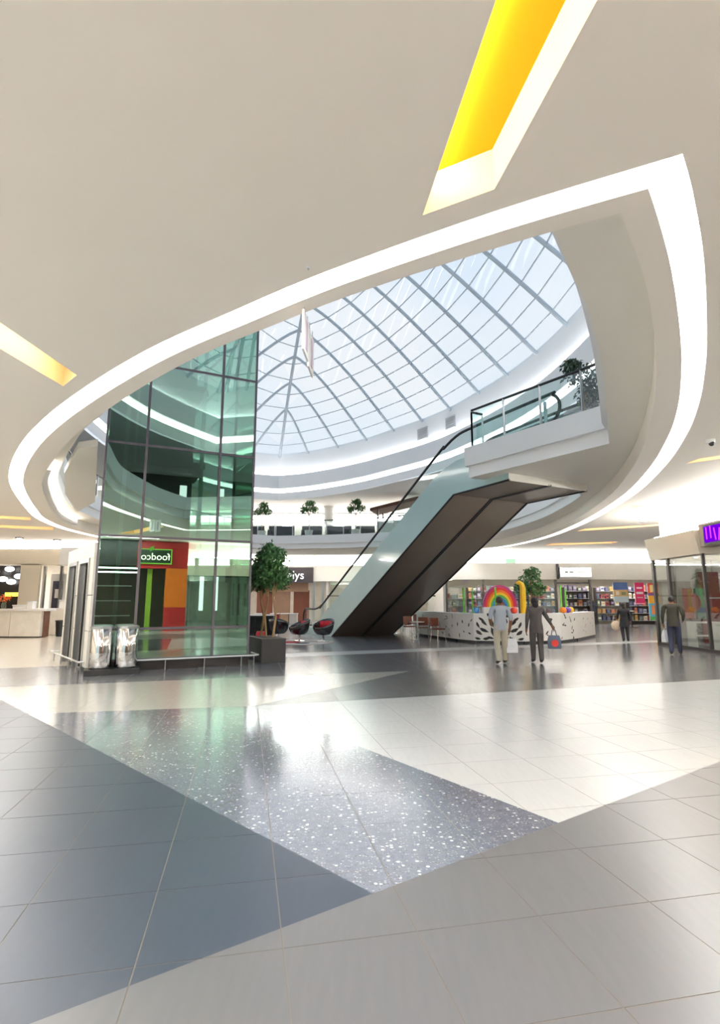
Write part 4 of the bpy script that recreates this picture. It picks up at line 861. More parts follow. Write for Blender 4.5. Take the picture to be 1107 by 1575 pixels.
# ================================================================ PEOPLE
SKIN = mat('skin', rgb(120, 82, 60), 0.6); HAIR = mat('hair_black', rgb(22, 18, 17), 0.7)
def person(label, loc, rz, H, joints, cols, shoulder=0.2, skirt=None, hair='short', extra=None):
    """one continuous skinned body; x = right, y = forward"""
    shirt, trous, shoes = cols; k = H / 1.7
    V = {'pelvis': (0, 0, .93), 'waist': (0, .0, 1.06), 'chest': (0, .01, 1.26), 'neckb': (0, 0, 1.42), 'neck': (0, .015, 1.49), 'head': (0, .03, 1.58), 'crown': (0, .02, 1.67)}
    for s_, nm in ((-1, 'l'), (1, 'r')):
        V.update({nm + 'sh': (s_ * shoulder, 0, 1.39), nm + 'el': (s_ * (shoulder + .06), -.03, 1.12), nm + 'wr': (s_ * (shoulder + .07), .06, .89), nm + 'hd': (s_ * (shoulder + .06), .09, .81),
                  nm + 'hip': (s_ * .095, 0, .87), nm + 'kn': (s_ * .10, .02, .48), nm + 'an': (s_ * .10, -.02, .08), nm + 'to': (s_ * .12, .13, .04)})
    V.update(joints)
    R = {'pelvis': (.165, .12), 'waist': (.16, .115), 'chest': (.19, .135), 'neckb': (.12, .09), 'neck': (.052, .055), 'head': (.078, .095), 'crown': (.055, .065)}
    for nm in 'lr': R.update({nm + 'sh': (.078, .078), nm + 'el': (.056, .056), nm + 'wr': (.034, .036), nm + 'hd': (.03, .042), nm + 'hip': (.105, .11), nm + 'kn': (.078, .082), nm + 'an': (.058, .062), nm + 'to': (.045, .032)})
    E_ = [('pelvis', 'waist'), ('waist', 'chest'), ('chest', 'neckb'), ('neckb', 'neck'), ('neck', 'head'), ('head', 'crown')]
    for nm in 'lr': E_ += [('neckb', nm + 'sh'), (nm + 'sh', nm + 'el'), (nm + 'el', nm + 'wr'), (nm + 'wr', nm + 'hd'), ('pelvis', nm + 'hip'), (nm + 'hip', nm + 'kn'), (nm + 'kn', nm + 'an'), (nm + 'an', nm + 'to')]
    # fingers: four and a thumb on each hand
    for nm, s_ in (('l', -1), ('r', 1)):
        h_ = Vector(V[nm + 'hd']); w_ = Vector(V[nm + 'wr']); d = (h_ - w_).normalized()
        for f_ in range(4):
            b_ = h_ + Vector((0, .026 - .017 * f_, 0)) + d * .03; ln_ = (.07, .078, .072, .055)[f_]
            V[f'{nm}f{f_}a'] = tuple(b_); V[f'{nm}f{f_}b'] = tuple(b_ + d * ln_ * .55 + Vector((-s_ * .008, 0, 0))); V[f'{nm}f{f_}c'] = tuple(b_ + d * ln_ + Vector((-s_ * .03, 0, 0)))
            for q in 'abc': R[f'{nm}f{f_}{q}'] = (.0085, .0085)
            E_ += [(nm + 'hd', f'{nm}f{f_}a'), (f'{nm}f{f_}a', f'{nm}f{f_}b'), (f'{nm}f{f_}b', f'{nm}f{f_}c')]
        V[nm + 'ta'] = tuple(h_ + Vector((-s_ * .012, .045, .005))); V[nm + 'tb'] = tuple(h_ + Vector((-s_ * .022, .06, 0)) + d * .035); R[nm + 'ta'] = R[nm + 'tb'] = (.0095, .0095)
        E_ += [(nm + 'hd', nm + 'ta'), (nm + 'ta', nm + 'tb')]
    names = list(V); me = bpy.data.meshes.new('person'); me.from_pydata([tuple(c * k for c in V[n]) for n in names], [(names.index(a), names.index(b)) for a, b in E_], [])
    o = bpy.data.objects.new('tmp', me); COL.objects.link(o); md = o.modifiers.new('skin', 'SKIN'); md.use_smooth_shade = True
    for i, n in enumerate(names):
        sv = me.skin_vertices[0].data[i]; sv.radius = (R[n][0] * k, R[n][1] * k); sv.use_root = (n == 'pelvis')
    sb = o.modifiers.new('sub', 'SUBSURF'); sb.levels = sb.render_levels = 2
    dg = bpy.context.evaluated_depsgraph_get(); me2 = bpy.data.meshes.new_from_object(o.evaluated_get(dg)); bpy.data.objects.remove(o)
    me2.materials.clear()
    for m in (shirt, trous, shoes, SKIN, HAIR): me2.materials.append(m)
    wz = {nm: Vector(V[nm + 'wr']) * k for nm in 'lr'}; el = {nm: Vector(V[nm + 'el']) * k for nm in 'lr'}
    slv = extra or 'short'
    for p in me2.polygons:
        c = p.center; z = c.z / k; mi = 0
        if z > 1.47: mi = 3
        if z > 1.54 and (c.y / k < .04 or z > 1.66): mi = 4
        if z < .97 and mi == 0: mi = 1
        if z < .10: mi = 2
        for nm in 'lr':
            arm = abs(c.x) > (shoulder - .035) * k and (c.x > 0) == (nm == 'r') and z < 1.36 and z > .7
            if arm:
                def seg_d(a_, b_):
                    a_, b_ = Vector(V[nm + a_]) * k, Vector(V[nm + b_]) * k; t_ = max(0, min(1, (c - a_).dot(b_ - a_) / (b_ - a_).length_squared)); return (c - a_ - (b_ - a_) * t_).length
                hand = min(seg_d('wr', 'hd'), (c - Vector(V[nm + 'hd']) * k).length * .6)
                if hand < .07 * k and hand < seg_d('el', 'wr') + .005: mi = 3
                elif seg_d('el', 'wr') < .075 * k or seg_d('sh', 'el') < .095 * k: mi = 3 if slv != 'long' and (c - wz[nm]).length < .24 * k else 0
        p.material_index = mi
    me2.polygons.foreach_set('use_smooth', [True] * len(me2.polygons))
    t = bpy.data.objects.new('person', None); COL.objects.link(t); tag(t, label, 'person'); t.location = loc; t.rotation_euler = (0, 0, rz)
    b = bpy.data.objects.new('body', me2); COL.objects.link(b); b.parent = t
    hc = Vector(V['head']) * k
    hm = MB()
    if hair == 'short': hm.sphere((hc.x, hc.y - .015 * k, hc.z + .035 * k), .098 * k, 14, 9, (0.9, 1.04, .98))
    else: hm.sphere((hc.x, hc.y - .02 * k, hc.z + .035 * k), .105 * k, 14, 9, (0.95, 1.02, 1.0)).sphere((hc.x, hc.y - .07 * k, hc.z - .06 * k), .085 * k, 12, 8, (1.0, .7, 1.3))
    hm.build('hair', HAIR, t, smooth=True)
    fm = MB()                                                      # face: eyes, nose, mouth, ears
    for s_ in (-1, 1): fm.sphere((hc.x + s_ * .03 * k, hc.y + .088 * k, hc.z + .0 * k), .012 * k, 8, 6); fm.sphere((hc.x + s_ * .082 * k, hc.y, hc.z - .01 * k), .022 * k, 8, 6, (.5, 1, 1.4))
    fm.sphere((hc.x, hc.y + .1 * k, hc.z - .025 * k), .014 * k, 8, 6, (.8, 1.2, 1.5)).sphere((hc.x, hc.y + .09 * k, hc.z - .06 * k), .02 * k, 8, 6, (1.2, .4, .4))
    fm.build('face', SKIN, t, smooth=True)
    if skirt:                                                      # hanging top or skirt: flared shell
        z0, z1, r0, r1, m = skirt
        MB().lathe([(r0 * k, z0 * k), ((r0 + r1) / 2 * k, (z0 + z1) / 2 * k), (r1 * k, z1 * k)], n=20, capb=False, capt=False).build('tunic', m, t, smooth=True).scale = (1, .75, 1)
    return t
G_shirt = mat('grey_shirt', rgb(150, 156, 166), 0.8); K_tr = mat('khaki_trousers', rgb(176, 168, 150), 0.85); D_suit = mat('dark_dress', rgb(62, 58, 58), 0.8); BK = mat('black_cloth', rgb(26, 26, 32), 0.85); NV = mat('navy_cloth', rgb(40, 45, 66), 0.85); OL_ = mat('dark_olive', rgb(48, 46, 38), 0.85); SHOE = mat('shoe_brown', rgb(58, 46, 40), 0.6); WB = mat('white_bag', rgb(220, 220, 224), 0.6)
person('man in grey shirt and khaki trousers walking away with a white bag', (3.62, 14.3, 0), 0.06, 1.70, {'rel': (.27, -.05, 1.13), 'rwr': (.26, .04, .9), 'rhd': (.25, .06, .81), 'lel': (-.28, -.06, 1.14), 'lwr': (-.22, .1, 1.0), 'lhd': (-.18, .16, .96), 'lan': (-.11, -.12, .1), 'lto': (-.13, .03, .04), 'ran': (.12, .1, .08), 'rto': (.14, .25, .04)}, (G_shirt, K_tr, SHOE), .21, (.86, 1.02, .185, .17, G_shirt))
person('woman in dark top and trousers walking beside the man in grey', (4.62, 14.55, 0), -0.05, 1.68, {'rel': (.30, -.02, 1.16), 'rwr': (.42, .04, .98), 'rhd': (.46, .05, .9), 'lel': (-.24, -.05, 1.12), 'lwr': (-.25, .02, .88), 'lhd': (-.25, .05, .8), 'lan': (-.08, .10, .08), 'lto': (-.09, .25, .04), 'ran': (.08, -.10, .1), 'rto': (.09, .04, .04)}, (D_suit, D_suit, BK), .18, (.78, 1.08, .18, .145, D_suit), 'long', 'long')
person('woman in black with a pale round bag walking towards the toy shop', (10.5, 22.0, 0), -0.3, 1.52, {'lel': (-.24, .08, 1.13), 'lwr': (-.24, .2, .98), 'lhd': (-.23, .26, .95), 'lan': (-.08, -.08, .08), 'lto': (-.09, .07, .04)}, (BK, BK, BK), .18, (.66, 1.06, .22, .15, BK), 'long', 'long')
person('man in dark top and navy trousers passing the corner shop window', (9.45, 16.7, 0), -0.6, 1.74, {'rel': (.27, -.02, 1.14), 'rwr': (.24, .16, 1.0), 'rhd': (.23, .22, .97), 'lan': (-.1, -.16, .1), 'lto': (-.11, -.02, .04), 'ran': (.1, .14, .08), 'rto': (.11, .29, .04)}, (OL_, NV, SHOE), .21, (.82, 1.02, .185, .17, OL_), 'short', 'long')
person('person in dark clothes standing among the racks of the toy shop', (15.6, 36.9, 0), 0.5, 1.65, {}, (NV, BK, BK), .19, None, 'long', 'long')
def bag(label, loc, rz, size, m, logo=None, hl=0.2):
    t = thing('shopping_bag', label, 'bag', loc, rz)
    w, d, h_ = size
    MB().add([(-w * .46, -d * .5, 0), (w * .46, -d * .5, 0), (w * .46, d * .5, 0), (-w * .46, d * .5, 0), (-w * .5, -d * .35, h_ * .55), (w * .5, -d * .35, h_ * .55), (w * .5, d * .35, h_ * .55), (-w * .5, d * .35, h_ * .55), (-w * .4, -d * .1, h_), (w * .4, -d * .1, h_), (w * .4, d * .1, h_), (-w * .4, d * .1, h_)],
             [(0, 1, 2, 3), (0, 1, 5, 4), (1, 2, 6, 5), (2, 3, 7, 6), (3, 0, 4, 7), (4, 5, 9, 8), (5, 6, 10, 9), (6, 7, 11, 10), (7, 4, 8, 11)]).build('sack', m, t, bevel=0.01)
    for y in (-.02, .02): MB().tube([(-w * .2, y, h_ * .98), (-w * .12, y, h_ + hl * .7), (0, y, h_ + hl), (w * .12, y, h_ + hl * .7), (w * .2, y, h_ * .98)], 0.008, 5).build('handle', m, t)
    if logo: MB().lathe([(0, 0), (0.09, 0), (0.09, 0.01), (0, 0.01)], n=16, capb=False, capt=False).build('printed_disc', logo, t).matrix_local = Matrix.Translation((0, -d * .44, h_ * .42)) @ Matrix.Rotation(math.pi / 2, 4, 'X')
bag('white plastic bag hanging from the walking man’s hand'.replace('’', "'"), (3.9, 14.36, 0.28), 0.1, (.32, .14, .36), WB, hl=0.16)
bag('dark blue carrier bag with red disc in the woman\'s hand', (5.1, 14.62, 0.36), -0.1, (.34, .14, .34), mat('bag_blue', rgb(70, 84, 104), 0.6), mat('bag_red', rgb(200, 50, 40), 0.5), hl=0.18)
sat = MB().sphere((0, 0, 0), 0.19, 14, 9, (1.0, .6, 1.0)).tube([(-.12, 0, .14), (-.06, 0, .4), (.06, 0, .42), (.14, 0, .14)], 0.012, 5).build('round_handbag', mat('bag_cream', rgb(214, 196, 170), 0.6), smooth=True); sat.location = (10.26, 22.22, 0.62); tag(sat, 'cream round handbag carried by the woman in black', 'bag')
bag('pale shopping bag carried by the man at the corner shop', (9.38, 17.0, 0.36), 0.4, (.34, .16, .36), WB, hl=0.25)

# ================================================================ RIGHT CORNER SHOP
cs = thing('corner_shop_window', 'glass corner shop front with dark posts on the right', 'shopfront', (10.9, 20.43, 0))
ys = [0, -1.0, -3.0, -4.9, -6.9, -9.0]
for a, b in zip(ys, ys[1:]): MB().box((0.1, (a + b) / 2, 1.56), (0.02, abs(b - a) - 0.06, 2.98)).build('pane', M_shopglass, cs)
for i, y in enumerate(ys): MB().box((0.1, y, 1.55), (0.10, 0.12 if i < 2 else 0.07, 3.1)).build('post', M_frame, cs)
MB().box((0.1, -4.5, 0.05), (0.12, 9.1, 0.1)).build('sill', M_frame, cs)
MB().box((0.45, 0, 1.56), (0.6, 0.02, 2.98)).build('side_pane', M_shopglass, cs)
MB().box((0.8, 0, 1.55), (0.08, 0.08, 3.1)).build('side_post', M_frame, cs)
for k in range(4): MB().box((1.5 + k * 1.35, -0.1, 1.6), (1.33, 0.1, 3.2)).build('rear_panel', mat('grey_shop_panel', rgb(176, 172, 166), 0.6), cs)
sgn = thing('led_sign', 'purple glowing sign board above the corner shop entrance', 'sign', (10.865, 16.2, 3.64))
MB().box((0, 0, 0), (0.1, 1.6, 0.62)).build('case', M_dark, sgn); MB().box((-0.06, 0, 0), (0.03, 1.46, 0.5)).build('screen', emis('purple_screen', (0.15, 0.0, 0.6, 1), 0.9), sgn)
rr = random.Random(3)
for k in range(7): MB().box((-0.08, -0.6 + k * 0.2, rr.uniform(-.05, .05)), (0.012, 0.05, 0.38), 0, 0, rx=rr.uniform(-.3, .3)).build('light_stroke', emis('magenta_stroke', (0.5, 0.04, 0.75, 1), 1.3), sgn)
pier = MB().box((0, 0, 1.65), (0.7, 0.5, 3.3)).build('shop_pier', mat('taupe_pier', rgb(132, 112, 100), 0.6)); pier.location = (11.5, 15.2, 0); tag(pier, 'taupe pier at the right edge beside the corner shop glass', 'pier')
def display(x, y, lb, w=0.9, d=0.5, h=0.9, rz=0.0):
    t = thing('display_stand', lb, 'display', (x, y, 0), rz, 'white display stands in the corner shop')
    MB().box((0, 0, h - 0.04), (w, d, 0.05)).build('top', M_kw, t); MB().box((0, 0, h * .45), (w, d, 0.03)).build('shelf', M_kw, t)
    for sx in (-1, 1): MB().box((sx * (w / 2 - 0.03), 0, (h - 0.06) / 2), (0.05, d, h - 0.06)).build('side', M_kw, t)
display(11.9, 19.2, 'white display stand nearest the shop corner post'); display(12.0, 18.0, 'white display stand behind the passing man'); display(12.1, 16.9, 'white display stand right of the passing man'); display(13.6, 18.6, 'white display stand farther inside the corner shop', 1.2, .6, 1.1)
rpn = thing('wall_panel', 'dark red wall panel inside the corner shop', 'panel', (12.85, 20.2, 0)); MB().box((0, 0, 1.35), (0.75, 0.06, 2.6)).build('board', mat('dark_red', rgb(112, 42, 42), 0.6), rpn); MB().box((0, -0.05, 1.7), (0.75, 0.05, 0.05)).build('rail', M_steel, rpn)
for k, (y, c, nm) in enumerate(((0, (150, 70, 66), 'red'), (0, (96, 130, 112), 'green'))):
    t = thing('hanging_garment', nm + ' garment hanging in the corner shop', 'garment', (11.95 + k * 0.42, 20.05, 0.9), group='garments in the corner shop'); MB().box((0, 0, 0.6), (0.3, 0.12, 1.1)).build('cloth', mat('cloth_' + nm, rgb(*c), 0.8), t); MB().tube([(0, 0, 1.15), (0, 0, 1.3)], 0.012, 5).build('hook', M_steel, t)
for k, (x, y) in enumerate(((12.0, 19.4), (12.4, 18.1), (12.0, 16.8))):
    t = thing('track_spotlight', ('white track spotlight nearest the corner post', 'white track spotlight in the middle of the shop window', 'white track spotlight nearest the taupe pier')[k], 'spotlight', (x, y, 3.55), group='track spotlights'); MB().tube([(0, 0, 0), (0, 0, -0.2)], 0.02, 6).build('stem', M_white, t); MB().lathe([(0.05, -0.42), (0.07, -0.4), (0.07, -0.22), (0.03, -0.19)], n=12).build('head', M_white, t, smooth=True); MB().lathe([(0.05, -0.432), (0.05, -0.425)], n=12).build('lens', M_shoplight, t)
gm = MB().lathe([(0.0, -0.02), (0.3, -0.02), (0.3, 0.02), (0.0, 0.02)], n=24, capb=False, capt=False).build('round_poster', mat('ring_red', rgb(150, 64, 56), 0.6)); gm.location = (11.75, 19.4, 1.55); gm.rotation_euler = (0, math.pi / 2, 0.3); tag(gm, 'round red and white poster behind the corner shop glass', 'poster')
for k in range(2):
    o = MB().lathe([(0.1, 0), (0.14, 0.04), (0.12, 0.16), (0.05, 0.2)], n=12).build('red_cushion', M_redc, smooth=True); o.location = (11.5, 17.4 - k * 1.0, 0); tag(o, ('small red foot cushion on the corner shop floor, nearer the man', 'small red foot cushion on the corner shop floor, nearer the pier')[k], 'cushion')

# ================================================================ TOY SHOP AND FAR SHOPS
gl = thing('toy_shop_front', 'open glazed front of the toy shop under the white fascia', 'shopfront', (12.8, 36.1, 0))
for x in (-7.1, -4.7, -2.3, 0.1, 2.35): MB().box((x, 0, 1.5), (0.12, 0.12, 3.0)).build('post', M_frame, gl)
for a, b in ((-7.1, -4.7), (-4.7, -2.3), (-2.3, 0.1)): MB().box(((a + b) / 2, 0, 1.55), (b - a - 0.14, 0.02, 2.9)).build('pane', M_shopglass, gl)
MB().box((1.2, 0, 2.75), (2.2, 0.1, 0.12)).build('lintel', M_frame, gl)
sg2 = thing('shop_sign', 'white lit shop sign box with faint grey lettering', 'sign', (14.15, 35.85, 3.45)); MB().box((0, 0, 0), (2.1, 0.16, 0.66)).build('case', M_steel, sg2); fc = MB().box((0, -0.09, 0), (2.0, 0.03, 0.58)).build('face', emis('sign_face', (1, 0.99, 0.96, 1), 1.3), sg2)
sgt = thing('sign_side_panel', 'dark post beside the white lit shop sign', 'post', (13.0, 35.9, 3.0)); MB().box((0, 0, 0.5), (0.14, 0.1, 1.0)).build('post', M_dark, sgt); MB().box((0, 0.1, 0.5), (0.1, 0.1, 0.2)).build('bracket', M_dark, sgt)
for x_, w_ in ((-.62, .2), (-.3, .26), (.35, .6)): MB().box((x_, -.11, 0), (w_, .012, .12 if w_ < .5 else .05)).build('faint_mark', mat('sign_grey', rgb(196, 198, 200), 0.6), fc)
def poster(lb, x, y, z0, z1, w, bands):
    t = thing('poster', lb, 'poster', (x, y, z0)); h_ = z1 - z0; MB().box((0, 0, h_ / 2), (w, 0.04, h_)).build('board', mat('poster_back', rgb(220, 220, 216), 0.6), t)
    for k, (a, b, u, v, c) in enumerate(bands): MB().box(((u + v) / 2 * w - w / 2, -0.025 - 0.005 * k, (a + b) / 2 * h_), ((v - u) * w, 0.012, (b - a) * h_)).build('print', mat('print_%d_%d_%d' % c, rgb(*c), 0.6), t)
    for s_ in (-1, 1): MB().tube([(s_ * w * .4, 0.02, h_), (s_ * w * .4, 0.02, 2.985 - z0)], 0.008, 5).build('wire', M_steel, t)
poster('blue poster with a beach picture in the toy shop window', 17.2, 36.25, 1.5, 2.8, 0.95, ((.62, 1, 0, 1, (70, 96, 150)), (.3, .62, 0, 1, (206, 170, 110)), (.36, .56, .15, .4, (230, 220, 200)), (.36, .52, .55, .85, (120, 130, 90)), (0, .3, 0, 1, (190, 206, 214))))
poster('pink poster with white lettering in the toy shop window', 18.45, 36.25, 1.35, 2.78, 0.62, ((0, 1, 0, 1, (205, 36, 96)), (.72, .8, .2, .8, (250, 220, 230)), (.48, .58, .15, .85, (250, 230, 236)), (.3, .35, .2, .8, (240, 190, 210)), (0.02, .06, .05, .95, (240, 200, 215))))
poster('tall yellow and turquoise poster beside the corner shop', 19.35, 36.25, 0.35, 2.75, 0.72, ((.72, 1, 0, 1, (226, 90, 70)), (.75, .95, .2, .8, (245, 215, 140)), (.66, .72, 0, 1, (96, 60, 140)), (.45, .66, 0, 1, (244, 180, 50)), (.1, .45, 0, 1, (90, 180, 215)), (.15, .4, .2, .6, (230, 140, 80)), (0, .1, 0, 1, (80, 170, 90))))
SHC = [(150, 66, 66), (214, 210, 204), (72, 80, 120), (44, 42, 44), (186, 160, 96), (104, 102, 104), (128, 112, 140), (176, 122, 84), (104, 124, 104), (172, 170, 170)]
SHN = ['red', 'white', 'navy', 'black', 'yellow', 'grey', 'purple', 'orange', 'green', 'silver']
def rack(x, y, w, lb, idx, n=6, lv=5):
    t = thing('display_rack', lb, 'rack', (x, y, 0), 0, 'racks in the far shops')
    MB().box((0, 0.2, 1.25), (w, 0.04, 2.5)).build('back_panel', M_shopdark if idx % 2 else M_shopwall, t)
    for s_ in (-1, 1): MB().box((s_ * w / 2, 0, 1.25), (0.05, 0.45, 2.5)).build('side', M_frame, t)
    for k in range(lv): MB().box((0, 0, 0.25 + k * 0.5), (w - 0.06, 0.42, 0.03)).build('shelf', M_steel, t)
    for k in range(lv):
        for j in range(n):
            c = rr.randrange(10); bw = w / n * rr.uniform(.5, .85); bh = rr.uniform(.2, .4)
            o = MB().box((0, 0, bh / 2), (bw, 0.26, bh)).box((0, -0.135, bh * .55), (bw * .7, 0.012, bh * .4), mi=1).build('goods_box', [mat('goods_' + SHN[c], rgb(*SHC[c]), 0.5), mat('goods_' + SHN[(c + 3) % 10], rgb(*SHC[(c + 3) % 10]), 0.5)]); o.location = (x - w / 2 + (j + .5) * w / n, y - 0.02, 0.266 + k * 0.5)
            tag(o, '%s box %s from left, %s shelf, %s' % (SHN[c], ORD[j], ('bottom', 'second', 'third', 'fourth', 'top')[k], lb.replace(' in the toy shop', '')), 'box', 'boxed goods on the far shop racks')
RK = [(8.4, 38.2, 'rack behind the kiosk tree in the toy shop'), (10.6, 37.9, 'rack right of the kiosk tree in the toy shop'), (12.6, 38.3, 'rack behind the end of the kiosk in the toy shop'), (14.8, 37.5, 'rack under the lit white sign in the toy shop'), (17.2, 38.0, 'rack behind the blue poster in the toy shop'), (19.4, 38.0, 'rack behind the yellow poster in the toy shop')]
for k, (x, y, lb) in enumerate(RK): rack(x, y, 1.9, lb, k)
tbl = thing('pedestal_stand', 'white topped black pedestal stand in front of the pink poster', 'stand', (16.3, 33.5, 0)); MB().lathe([(.3, .95), (.3, 1.02)], n=20).build('top', M_kw, tbl); MB().tube([(-.12, 0, .04), (-.12, 0, .95)], .05, 8).build('column', M_dark, tbl); MB().tube([(.14, 0, .04), (.14, 0, .95)], .05, 8).build('column', M_dark, tbl); MB().box((0, 0, .02), (.8, .5, .04)).build('base', M_black, tbl)
# pale shop left of the toy shop (behind the café): bays, counter, hanging rail
ps = thing('pale_shop_front', 'pale shop front behind the café with white bays and hanging rail', 'shopfront', (1.0, 40.2, 0))
for k in range(5): MB().box((-3.4 + k * 2.0, 0, 1.5), (0.5 if k % 2 else 0.16, 0.16, 3.0)).build('pier', M_wallw, ps)
for k in range(4): MB().box((-2.4 + k * 2.0, 0.02, 1.55), (1.6, 0.02, 2.9)).build('pane', M_shopglass, ps)
MB().box((0.6, -0.1, 1.95), (8.0, 0.06, 0.08)).build('rail', M_dark, ps)
for k, (x, lb) in enumerate(((6.5, 'white bay nearest the café'), (0.5, 'white bay deep in the pale shop'), (3.2, 'white bay in the pale shop middle'))): rack(x, 42.8 if k else 39.5, 1.9, lb, 2 * k, 4, 4)
# dark shop with brown interior left of the escalator
bs = thing('brown_shop_front', 'brown fronted shop with white lettering behind the ficus trees', 'shopfront', (-6.6, 39.9, 0))
sb_ = MB().box((0.0, -0.06, 3.45), (6.4, 0.14, 1.12)).build('sign_band', mat('sign_brown', rgb(58, 50, 54), 0.5), bs)
lettering('elys', 0.85, emis('elys_letters', (1, 1, 1, 1), 1.5), sb_, (1.9, -0.15, 3.42))
MB().box((-0.2, 0.5, 2.6), (6.0, 0.1, 0.7)).build('bulkhead', mat('tan_panel', rgb(176, 140, 112), 0.6), bs)
for k, x in enumerate((-2.6, -0.4, 0.9, 2.3)): MB().box((x, 0.55, 1.2), (1.15, 0.12, 2.3)).build('panel', mat('brown_panel_%d' % (k % 2), rgb(*((120, 66, 46) if k % 2 else (150, 116, 92))), 0.6), bs)
for x in (3.25, 3.9): MB().box((x, 0, 1.5), (0.2, 0.2, 3.0)).build('pier', M_steel, bs)
for k, (x, c, nm) in enumerate(((-5.9, (150, 40, 40), 'red'), (-5.2, (190, 150, 120), 'tan'), (-4.6, (210, 200, 190), 'cream'), (-7.0, (120, 50, 60), 'maroon'))):
    t = thing('shop_table', nm + ' draped table in front of the brown shop', 'table', (x, 38.3, 0), group='tables before the brown shop'); MB().box((0, 0, 0.72), (0.6, 0.6, 0.05)).build('top', M_kw, t); MB().box((0, 0, 0.37), (0.54, 0.54, 0.7)).build('drape', mat('drape_' + nm, rgb(*c), 0.8), t)

# ================================================================ LEFT COUNTER AREA
lc = thing('service_counter', 'long white service counter on the left', 'counter', (-18.2, 24.7, 0))
for k in range(6): MB().box((-3.35 + k * 1.36, 0, 0.6), (1.34, 0.6, 1.1)).build('panel', mat('counter_white', rgb(232, 226, 214), 0.5), lc)
MB().box((0.1, 0, 1.2), (8.6, 0.8, 0.09)).build('worktop', M_kw, lc); MB().box((0, 0.06, 0.03), (8.0, 0.5, 0.06)).build('plinth', M_dark, lc); MB().box((4.12, 0.1, 0.58), (0.12, 0.4, 1.12)).build('end_post', mat('end_brown', rgb(110, 70, 52), 0.6), lc)
lc2 = thing('rear_counter', 'lower cream counter behind the white service counter', 'counter', (-14.5, 26.6, 0)); MB().box((0, 0, 0.6), (2.2, 0.6, 1.18)).build('body', MATS['counter_white'], lc2); MB().box((0, 0, 1.22), (2.3, 0.7, 0.06)).build('worktop', M_kw, lc2)
lb_ = thing('waste_bin', 'black tapered waste bin beside the left counter', 'bin', (-13.62, 25.3, 0)); MB().lathe([(.2, 0), (.26, .66), (.27, .7), (.24, .7), (.22, .1)], n=20).build('body', M_black, lb_, smooth=True); MB().lathe([(.265, .66), (.28, .68), (.28, .71), (.265, .72)], n=20, capb=False, capt=False).build('rim', M_dark, lb_)
M_fo = mat('petal_orange', rgb(236, 110, 40), 0.6, var=.2, scale=12); M_fr = mat('petal_red', rgb(210, 50, 40), 0.6, var=.2, scale=12)
def vase(x, y, z, lb, m, n=26, r=.2):
    t = thing('flower_vase', lb, 'vase', (x, y, z)); MB().lathe([(.06, 0), (.1, .08), (.08, .24), (.06, .28), (.05, .28)], n=14).build('vase', glass('vase_glass', (.85, .95, .85, 1), .05), t)
    f = foliage([((0, 0, .48), (r, r, .16))], n * 4, .09, random.Random(n)).build('bloom', m, t, fixn=False); f['kind'] = 'stuff'
    for k in range(5): MB().tube([(0, 0, .05), (.04 * math.cos(k), .04 * math.sin(k), .28), (.12 * math.cos(k * 1.26), .12 * math.sin(k * 1.26), .45)], .006, 5).build('stem', M_leaf, t)
vase(-13.85, 26.6, 1.25, 'glass vase of orange flowers on the rear counter', M_fo); vase(-16.0, 24.75, 1.245, 'vase of orange and green flowers on the white counter', M_fo, 20, .28); vase(-17.4, 24.75, 1.245, 'small vase of red flowers at the left edge of the counter', M_fr, 14)
for k, (x, w, h_, lb) in enumerate(((-16.7, .5, .3, 'white box on the left counter beside the red flowers'), (-15.2, .6, .18, 'low white tray stack on the left counter'), (-14.75, .25, .34, 'narrow white box near the end of the left counter'), (-14.3, .3, .4, 'white dispenser on the rear counter'))):
    t = thing('counter_box', lb, 'box', (x, 24.75 if k < 3 else 26.6, 1.245 if k < 3 else 1.25)); MB().box((0, 0, h_ / 2 - .03), (w, .3, h_ - .06)).build('body', M_kw, t, bevel=.01); MB().box((0, 0, h_ - .03), (w + .03, .33, .05)).build('lid', M_white, t)
# wall under the cream fascia with dark window and glazed doorway
MBW = mat('dark_window', rgb(48, 44, 42), 0.25)
lw = thing('cream_shop_wall', 'cream wall with a dark display window and glazed doorway behind the counter', 'shopfront', (-18.35, 30.1, 0))
MB().box((0.2, 0, 1.8), (1.05, 0.2, 3.6)).build('pier', M_cream, lw); MB().box((-8.2, 0, 1.8), (9.0, 0.2, 3.6)).build('pier', M_cream, lw)
MB().box((-2.0, 0.9, 1.8), (3.4, 0.1, 3.6)).build('dark_window', MBW, lw); MB().box((-1.0, 0.78, 1.95), (1.2, 0.06, .22)).build('yellow_strip', emis('yellow_strip', (1, .85, .1, 1), 1.5), lw); MB().box((-.25, .78, 1.95), (.4, .06, .2)).build('white_strip', emis('white_strip', (.8, .85, 1, 1), 1.5), lw)
for x in (0.8, 1.75, 2.7): MB().box((x, 0.3, 1.75), (0.14, 0.14, 3.5)).build('door_post', M_steel, lw)
for k, x in enumerate((1.28, 2.2)):
    d_ = MB().box((x, 0.9, 1.6), (0.85, 0.06, 3.0)).build('door_leaf', M_white, lw); MB().box((x, 0.86, 1.7), (.56, .03, 2.0)).build('dark_panel', mat('panel_ink', rgb(44, 42, 60), 0.4), d_); MB().box((x + .05, 0.84, 2.0), (.36, .02, .5)).build('white_notice', M_kw, d_)
